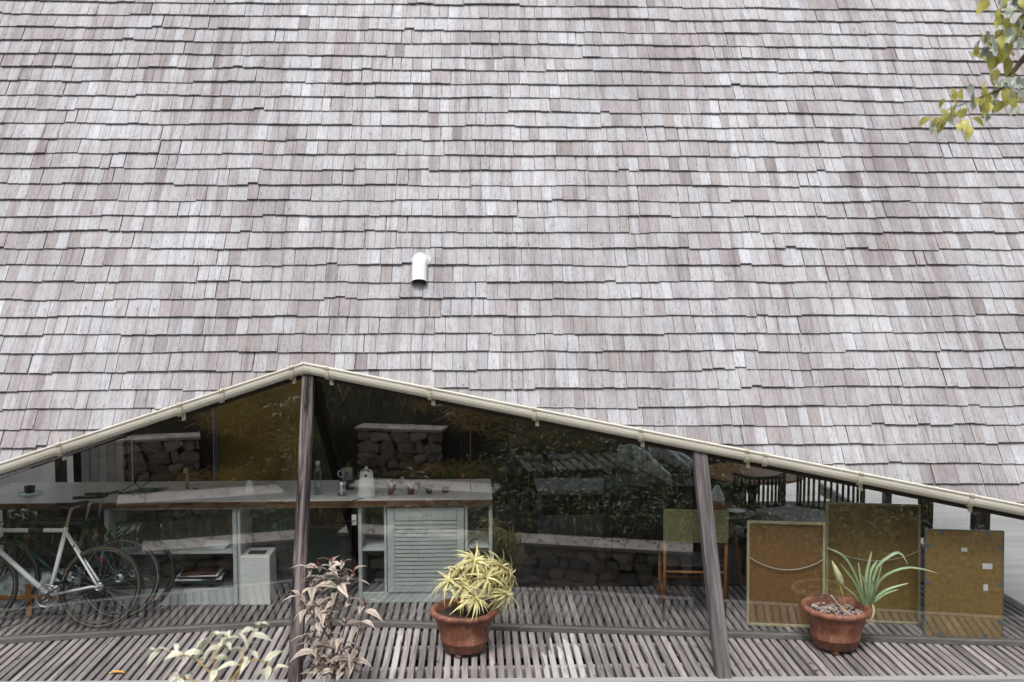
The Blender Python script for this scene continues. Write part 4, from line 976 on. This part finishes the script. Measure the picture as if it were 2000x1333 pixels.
# ------------------------------------------------------------------ potted plants
def big_pot(label, loc, soil_m, soil_z=.29, rimR=.265, tilt=0):
    t = thing('terracotta_pot', label, 'flower pot', loc, (0, tilt, 0), 'large terracotta pots on the deck')
    R_ = rimR
    prof = [(0, .03), (.158, .03), (.165, .04), (.176, .095), (.186, .104), (.188, .112), (.182, .122), (.205, .20), (.222, .262), (.228, .288), (R_ - .012, .300), (R_ - .002, .312), (R_, .325), (R_ - .004, .338), (R_ - .016, .345), (R_ - .034, .343), (R_ - .046, .332), (R_ - .055, .30), (.19, .22), (0, .22)]
    q = MB(); q.lathe(prof, n=56); q.build('pot_body', M['terra'], t, smooth=True)
    for k in range(3):
        a = k * 2.094 - 1.9; q = MB(); q.lathe([(0, 0), (.028, 0), (.032, .012), (.03, .034), (0, .034)], c=(.125 * math.cos(a), .125 * math.sin(a), 0), n=12); q.build('foot', M['terra'], t, smooth=True)
    q = MB(); n_ = 26; vs = [(0, 0, soil_z + .01)]; fs = []; r2 = random.Random(4)
    for ring in range(1, 6):
        for k in range(n_):
            a = 2 * math.pi * k / n_; rr_ = (R_ - .056) * ring / 5; vs.append((rr_ * math.cos(a), rr_ * math.sin(a), soil_z + r2.uniform(-.008, .008)))
    for k in range(n_): fs.append((0, 1 + k, 1 + (k + 1) % n_))
    for ring in range(4):
        for k in range(n_): fs.append((1 + ring * n_ + k, 1 + (ring + 1) * n_ + k, 1 + (ring + 1) * n_ + (k + 1) % n_, 1 + ring * n_ + (k + 1) % n_))
    q.add(vs, fs); q.build('soil', soil_m, t, smooth=True)
    return t
PY = 7.47
p = at(907, 1199, PY); P1 = Vector((p.x, PY, 0)); big_pot('dark-stained terracotta pot holding the yellow variegated plant', P1, M['soil'])
p = at(1633, 1196, PY - .05); P2 = Vector((p.x, PY - .05, 0)); pot2 = big_pot('orange terracotta pot filled with bark chips under the strap-leaved plant', P2, M['soil'], soil_z=.275)
# mark on pot 1: black scratch and drip
t = thing('wire_hook', 'black bent wire hooked on the side of the left terracotta pot', 'wire', P1 + Vector((.145, -.20, .2)))
q = MB(); q.tube([(-.0, -.002, .07), (.012, -.012, .03), (.03, -.012, -.02), (.055, .0, -.06), (.03, .0, -.09)], [.008, .005, .003, .003, .002], 6); q.build('wire_strand', M['black'], t)
# bark chips
r2 = random.Random(8)
t = tag(empty('bark_chips', P2 + Vector((0, 0, .285))), 'pale bark chips and pebbles on the soil of the right pot', 'mulch', kind='stuff')
q = MB()
for i in range(150):
    a, rr_ = r2.uniform(0, 6.28), .2 * math.sqrt(r2.random()); s_ = r2.uniform(.006, .02); c = Vector((rr_ * math.cos(a), rr_ * math.sin(a), r2.uniform(-.004, .012)))
    m4 = Matrix.Rotation(r2.uniform(0, 6.28), 3, 'Z') @ Matrix.Rotation(r2.uniform(-.6, .6), 3, 'X')
    pts = [c + m4 @ Vector((x_ * s_, y_ * s_ * .6, z_ * s_ * .35)) for z_ in (-1, 1) for x_, y_ in ((-1, -1), (1, -1), (1, 1), (-1, 1))]
    q.hexa(pts)
q.build('chips', M['pebble'], t)
# dracaena
dr = thing('variegated_dracaena', 'bushy yellow and green striped dracaena growing in the left pot', 'plant', P1 + Vector((0, 0, .295)))
DL = []
for i in range(6):
    q = MB(); L = (.14, .16, .175, .19, .13, .155)[i]; w_ = .0075; bend = (.08, .12, .15, .18, .06, .13)[i]
    pts = [(L * s_, 0, .35 * L * s_ - bend * s_ ** 2.2) for s_ in (0, .25, .5, .75, 1)]
    q.ribbon(pts, [w_ * .6, w_, w_, w_ * .7, .0006], up=Vector((0, 0, 1)), fold=.35); DL.append(q.mesh('leaf', M['leafcream'], attrs=True))
extra = MB()
ros = [(610, 100), (905, 160), (350, 330), (735, 290), (965, 475), (620, 525), (480, 215), (850, 330), (770, 150), (500, 400), (1000, 250), (420, 250), (680, 200), (860, 480)]
r2 = random.Random(21); cnt_l = 0
for i, (qx, qy) in enumerate(ros):
    dy = (-.10, .02, -.05, -.14, -.08, -.16, .04, .0, .08, -.08, .06, .08, .12, -.02)[i]
    px, py = 820 + qx / 5.795, 1080 + qy / 5.795; c = at(px, py, PY + dy) - (P1 + Vector((0, 0, .295)))
    root = Vector((r2.uniform(-.10, .08), r2.uniform(-.04, .06), 0)); mid = root.lerp(c, .5) + Vector((r2.uniform(-.02, .02), 0, .02))
    q = MB(); q.tube([root, mid, c - Vector((0, 0, .02))], [.007, .005, .004], 6); q.build('stem', M['stemyel'] if i % 3 == 0 else M['bark'], dr, smooth=True)
    out = Vector((c.x, c.y * .6 - .03, .16)).normalized()
    qz = Vector((0, 0, 1)).rotation_difference(out).to_matrix()
    for k in range(40):
        a = k * 2.399 + i; el = -.5 + 1.35 * ((k % 22) / 21.0) + r2.uniform(-.12, .12)
        m3 = qz @ Matrix.Rotation(a, 3, 'Z') @ Matrix.Rotation(-el, 3, 'Y')
        s_ = r2.uniform(.7, 1.12); mt = m3.to_4x4() @ Matrix.Diagonal((s_, s_ * 1.05, s_, 1)); mt.translation = c
        if k < (22 if i < 10 else 18) and cnt_l < 300:
            o = bpy.data.objects.new('leaf', r2.choice(DL)); COL.objects.link(o); o.parent = dr; cnt_l += 1; o.matrix_basis = mt
        else:
            L = r2.choice((.13, .15, .17)); P_ = [mt @ Vector((L * t_, 0, .35 * L * t_ - .12 * t_ ** 2.2)) for t_ in (0, .25, .5, .75, 1)]
            extra.ribbon(P_, [.0045, .0075, .0075, .005, .0006], up=mt.to_3x3() @ Vector((0, 0, 1)), fold=.35)
o = extra.build('leaf_mass', M['leafcream'], dr, attrs=True); tag(o, kind='stuff')
# lily
ly = thing('strap_leaf_lily', 'long strap-leaved lily with a pale drooping pod in the right pot', 'plant', P2 + Vector((0, 0, .29)))
B2 = P2 + Vector((0, 0, .29))
def curve_px(pts, Ys): return [at(a, b, Y) - B2 for (a, b), Y in zip(pts, Ys)]
def smooth_pts(P, n=10):
    out = []
    for i in range(n + 1):
        t_ = i / n * (len(P) - 1); k = min(int(t_), len(P) - 2); u = t_ - k
        p0 = P[max(k - 1, 0)]; p1_ = P[k]; p2_ = P[k + 1]; p3 = P[min(k + 2, len(P) - 1)]
        out.append(.5 * ((2 * p1_) + (p2_ - p0) * u + (2 * p0 - 5 * p1_ + 4 * p2_ - p3) * u * u + (3 * p1_ - p0 - 3 * p2_ + p3) * u ** 3))
    return out
leaves = [([(1690, 1185), (1673, 1130), (1648, 1087), (1613, 1070)], .02, 7), ([(1694, 1185), (1691, 1130), (1703, 1076)], .06, 9), ([(1700, 1182), (1709, 1115), (1737, 1087), (1758, 1081), (1774, 1104)], -.02, 8),
          ([(1703, 1175), (1722, 1130), (1773, 1109), (1833, 1120)], -.10, 6.5), ([(1703, 1176), (1730, 1153), (1776, 1139)], -.03, 6), ([(1704, 1178), (1730, 1160), (1755, 1152)], -.12, 6), ([(1688, 1185), (1670, 1140), (1640, 1100)], -.08, 6.5),
          ([(1702, 1188), (1707, 1151), (1698, 1127)], -.14, 8), ([(1688, 1184), (1663, 1157), (1643, 1143)], .0, 5), ([(1697, 1185), (1700, 1120), (1714, 1095)], .10, 6), ([(1703, 1178), (1706, 1198), (1691, 1226)], -.16, 5), ([(1690, 1186), (1682, 1140), (1676, 1096)], .12, 5),
          ([(1699, 1186), (1693, 1150), (1682, 1122)], -.05, 7), ([(1700, 1186), (1712, 1140), (1722, 1103)], .08, 5.5)]
for i, (pp_, dy, wpx) in enumerate(leaves):
    n_ = len(pp_); P = curve_px(pp_, [PY - .05 + dy * k / (n_ - 1) for k in range(n_)]); P = smooth_pts(P, 10); w_ = wpx * .41 / 255
    q = MB(); q.ribbon(P, [w_ * (.75 if k == 0 else 1) * (1 - max(0, (k - 6) / 4) ** 1.6 * .95) for k in range(11)], fold=.4, up=Vector((.1, -1, .9)))
    o = q.build('leaf', M['leaflily'] if i != 10 else leaf_mat('withered_leaf', (.55, .42, .20), (.6, .5, .3), .2, .9), ly, attrs=True, smooth=True)
P = smooth_pts(curve_px([(1654, 1200), (1650, 1175), (1641, 1145), (1638, 1125)], [PY - .05] * 4), 8); q = MB(); q.tube(P, .005, 6); q.build('stalk', M['stemyel'], ly, smooth=True)
P = smooth_pts(curve_px([(1646, 1146), (1640, 1130), (1633, 1114), (1625, 1096)], [PY - .05] * 4), 8); q = MB(); q.tube(P, [.006, .018, .024, .026, .024, .02, .016, .009, .002], 10); q.build('pod', simple('pale_green_pod', (.48, .52, .28), .5, .4, 12), ly, smooth=True)
P = smooth_pts(curve_px([(1623, 1163), (1640, 1183), (1662, 1202), (1695, 1206), (1702, 1196)], [PY - .12, PY - .14, PY - .14, PY - .1, PY - .06]), 12); q = MB(); q.tube(P, [.004] * 4 + [.008] * 4 + [.010] * 5, 7); q.build('dry_rhizome', M['root'], ly, smooth=True)

# ------------------------------------------------------------------ pale shrub in front of the deck, and the smaller blurred plant
def leaf_meshes(name, m_, specs):
    out = []
    for (L, w_, bend) in specs:
        q = MB(); prof = (.05, .55, .95, 1.0, .72, .35, .03)
        q.ribbon([(L * s_ / 6, 0, .12 * L * math.sin(s_ / 6 * 3.1) - bend * (s_ / 6) ** 2) for s_ in range(7)], [w_ * k for k in prof], up=Vector((0, 0, 1)), fold=.28); out.append(q.mesh(name, m_, attrs=True, smooth=True))
    return out
PL = leaf_meshes('leaf', M['leafpale'], [(.15, .026, .03), (.13, .026, .05), (.17, .030, .06), (.11, .021, .02)]); RL = leaf_meshes('shoot', M['leafred'], [(.055, .005, .0), (.045, .006, .01)])
SY = 6.62; sb = Vector((at(655, 1333, SY).x, SY, -1.14))
sh = thing('pale_leaf_shrub', 'slender shrub with pale pinkish leaves and red shoots in front of the left post', 'shrub', sb)
stems = [[(655, 1333), (652, 1290), (648, 1220), (640, 1150), (648, 1100)], [(655, 1290), (672, 1230), (682, 1170), (690, 1120)], [(650, 1260), (625, 1215), (612, 1160), (606, 1115)], [(650, 1240), (636, 1180), (622, 1110)],
         [(652, 1300), (690, 1265), (705, 1215), (712, 1180)], [(650, 1300), (618, 1275), (604, 1240)], [(648, 1200), (662, 1150), (668, 1105)], [(655, 1320), (680, 1300), (700, 1275)], [(650, 1320), (630, 1305), (612, 1290)], [(648, 1230), (604, 1195), (588, 1165)]]
r2 = random.Random(17); q = MB(); q.tube([(0, 0, 0), Vector((0, 0, .6)), at(655, 1333, SY) - sb], [.012, .010, .008], 8); q.build('stem', M['stemred'], sh, smooth=True)
for i, s_ in enumerate(stems):
    Ys = [SY + (r2.uniform(-.12, .12) if k else 0) * (k / len(s_)) * 1.5 for k in range(len(s_))]; P = [at(a, b, Y) - sb for (a, b), Y in zip(s_, Ys)]; P = smooth_pts(P, 12)
    q = MB(); q.tube(P, [.0065 * (1 - k / 14) for k in range(13)], 6); q.build('stem', M['stemred'], sh, smooth=True)
    for k in range(2, 13):
        if r2.random() < .2: continue
        for s2 in ((0, 1) if r2.random() < .5 else (0,)):
            a = k * 1.57 + s2 * math.pi + r2.uniform(-.4, .4); el = r2.uniform(-.35, .45) + (.4 if k > 10 else 0)
            m3 = Matrix.Rotation(a, 3, 'Z') @ Matrix.Rotation(-el, 3, 'Y') @ Matrix.Rotation(r2.uniform(-.5, .5), 3, 'X')
            o = bpy.data.objects.new('leaf', r2.choice(PL)); COL.objects.link(o); o.parent = sh; sc_ = r2.uniform(.65, 1.15) * (.75 if k > 10 else 1)
            mt = m3.to_4x4() @ Matrix.Diagonal((sc_, sc_, sc_, 1)); mt.translation = P[k]; o.matrix_basis = mt
    for k in range(3):
        m3 = Matrix.Rotation(r2.uniform(0, 6.28), 3, 'Z') @ Matrix.Rotation(-r2.uniform(1.1, 1.5), 3, 'Y'); o = bpy.data.objects.new('shoot', r2.choice(RL)); COL.objects.link(o); o.parent = sh; mt = m3.to_4x4(); mt.translation = P[-1]; o.matrix_basis = mt
CL = leaf_meshes('leaf', M['leafcreamgreen'], [(.10, .015, .02), (.085, .017, .03), (.115, .016, .05)])
FY = 4.05; fb = Vector((at(440, 1333, FY).x, FY, -1.14))
fp = thing('cream_leaf_plant', 'blurred cream and green leaved plant in the near foreground at lower left', 'plant', fb)
st2 = [[(440, 1400), (425, 1330), (415, 1270), (410, 1240)], [(440, 1380), (470, 1300), (480, 1255), (505, 1222)], [(425, 1330), (385, 1290), (345, 1275), (305, 1272)], [(440, 1340), (490, 1290), (525, 1300), (545, 1330)], [(425, 1360), (380, 1330), (350, 1325)], [(415, 1290), (440, 1255), (455, 1240)]]
q = MB(); q.tube([(0, 0, 0), at(440, 1400, FY) - fb], [.01, .007], 7); q.build('stem', M['stemyel'], fp, smooth=True)
for s_ in st2:
    P = smooth_pts([at(a, b, FY + .04 * k) - fb for k, (a, b) in enumerate(s_)], 9); q = MB(); q.tube(P, [.0045 * (1 - k / 12) for k in range(10)], 5); q.build('stem', M['stemyel'], fp, smooth=True)
    for k in range(3, 10):
        for s2 in (0, 1):
            if r2.random() < .35: continue
            a = k * 1.3 + s2 * math.pi + r2.uniform(-.5, .5)
            m3 = Matrix.Rotation(a, 3, 'Z') @ Matrix.Rotation(-r2.uniform(-.4, .6), 3, 'Y') @ Matrix.Rotation(r2.uniform(-.6, .6), 3, 'X')
            o = bpy.data.objects.new('leaf', r2.choice(CL)); COL.objects.link(o); o.parent = fp; sc_ = r2.uniform(.6, 1.0); mt = m3.to_4x4() @ Matrix.Diagonal((sc_, sc_, sc_, 1)); mt.translation = P[k]; o.matrix_basis = mt

# ------------------------------------------------------------------ overhanging tree at the right
TY = 5.0; tb0 = Vector((4.6, 3.6, hgt(4.6, 3.6) - .02))
tr = thing('overhanging_tree', 'tree at the right whose branch of heart-shaped yellow-green leaves hangs over the roof corner', 'tree', tb0)
q = MB(); P = smooth_pts([Vector(v_) - tb0 for v_ in ((4.6, 3.6, tb0.z - .1), (4.5, 3.7, 1.5), (4.3, 3.9, 3.2), (4.0, 4.2, 5.0), (3.7, 4.3, 6.4))], 12); q.tube(P, [.11 - .007 * k for k in range(13)], 12); q.build('trunk', M['bark'], tr, smooth=True)
def px3(a, b, Y): return at(a, b, Y)
br = [[Vector((4.35, 3.85, 2.9)), px3(2150, 60, 4.8), px3(2000, 120, 5.0), px3(1960, 170, 5.0), px3(1930, 185, 5.0), px3(1890, 200, 5.0), px3(1850, 215, 5.0)],
      [px3(2150, 60, 4.8), px3(2040, 40, 4.9), px3(1985, 60, 4.95), px3(1950, 70, 5.0), px3(1935, 90, 5.0)], [px3(2150, 60, 4.8), px3(2060, -20, 4.9), px3(1990, -15, 4.9), px3(1965, 5, 5.0)],
      [Vector((4.0, 4.2, 5.0)), Vector((3.6, 4.6, 5.1)), Vector((3.2, 4.9, 5.0)), Vector((3.0, 5.1, 4.8))]]
def heart_mesh(L, m_):
    q = MB(); prof = (.02, .55, .62, .55, .42, .24, .02)
    q.ribbon([(L * s_ / 6, 0, .06 * L * math.sin(s_ / 6 * 3) - .12 * L * (s_ / 6) ** 2) for s_ in range(7)], [L * .50 * k for k in prof], up=Vector((0, 0, 1)), fold=.22); return q.mesh('leaf', m_, attrs=True, smooth=True)
HL = [heart_mesh(.10, M['leaftree']), heart_mesh(.085, M['leaftree']), heart_mesh(.11, M['leaftree']), heart_mesh(.10, M['leaftreegrey']), heart_mesh(.085, M['leaftreegrey'])]
r2 = random.Random(99)
def tree_leaf(P, dirn=None):
    a = r2.uniform(0, 6.28); dr_ = r2.uniform(.5, 1.45)
    m3 = Matrix.Rotation(a, 3, 'Z') @ Matrix.Rotation(dr_, 3, 'Y') @ Matrix.Rotation(r2.uniform(-1.2, 1.2), 3, 'X')
    o = bpy.data.objects.new('leaf', r2.choice(HL)); COL.objects.link(o); o.parent = tr; mt = m3.to_4x4() @ Matrix.Scale(r2.uniform(.5, .88), 4); mt.translation = P; o.matrix_basis = mt
for i, b_ in enumerate(br):
    P = smooth_pts([v_ - tb0 for v_ in b_], 14); q = MB(); q.tube(P, [max(.0025, (.022 if i in (0, 3) else .012) * (1 - k / 13)) for k in range(15)], 7); q.build('branch', M['bark'], tr, smooth=True)
    for k in range(5, 15):
        for j in range(8 if i < 2 else 6): tree_leaf(P[k] + Vector((r2.uniform(-.10, .10), r2.uniform(-.10, .10), r2.uniform(-.09, .08))))

q = MB(); r2 = random.Random(5)
for i in range(70):
    c = atz(r2.uniform(10, 1990), r2.uniform(1248, 1322), .003); a = r2.uniform(0, 6.28); L = r2.uniform(.008, .03); k = r2.uniform(.5, 1.4)
    q.ribbon([c, c + Vector((math.cos(a) * L, math.sin(a) * L, .006)), c + Vector((math.cos(a) * 2 * L, math.sin(a) * 2 * L, .001))], [.002, L * .3, .001], up=Vector((0, 0, 1)), col=(.12 * k, .075 * k, .035 * k, 1))
o = q.build('deck_litter', M['foliage'], attrs=True); tag(o, 'tiny dry leaf scraps scattered on the deck slats', 'leaf litter', kind='stuff')
# fallen leaf on the deck
p = atz(228, 1316, .004)
t = thing('fallen_leaf', 'single orange fallen leaf lying on the deck slats at lower left', 'leaf', p + Vector((0, 0, .002)))
q = MB(); q.ribbon([(-.06, 0, .002), (-.03, .004, .008), (0, .006, .006), (.03, .004, .008), (.065, -.004, .003)], [.002, .016, .02, .015, .001], up=Vector((0, 0, 1)), fold=.3); q.build('blade', M['leafyellow'], t, attrs=True)
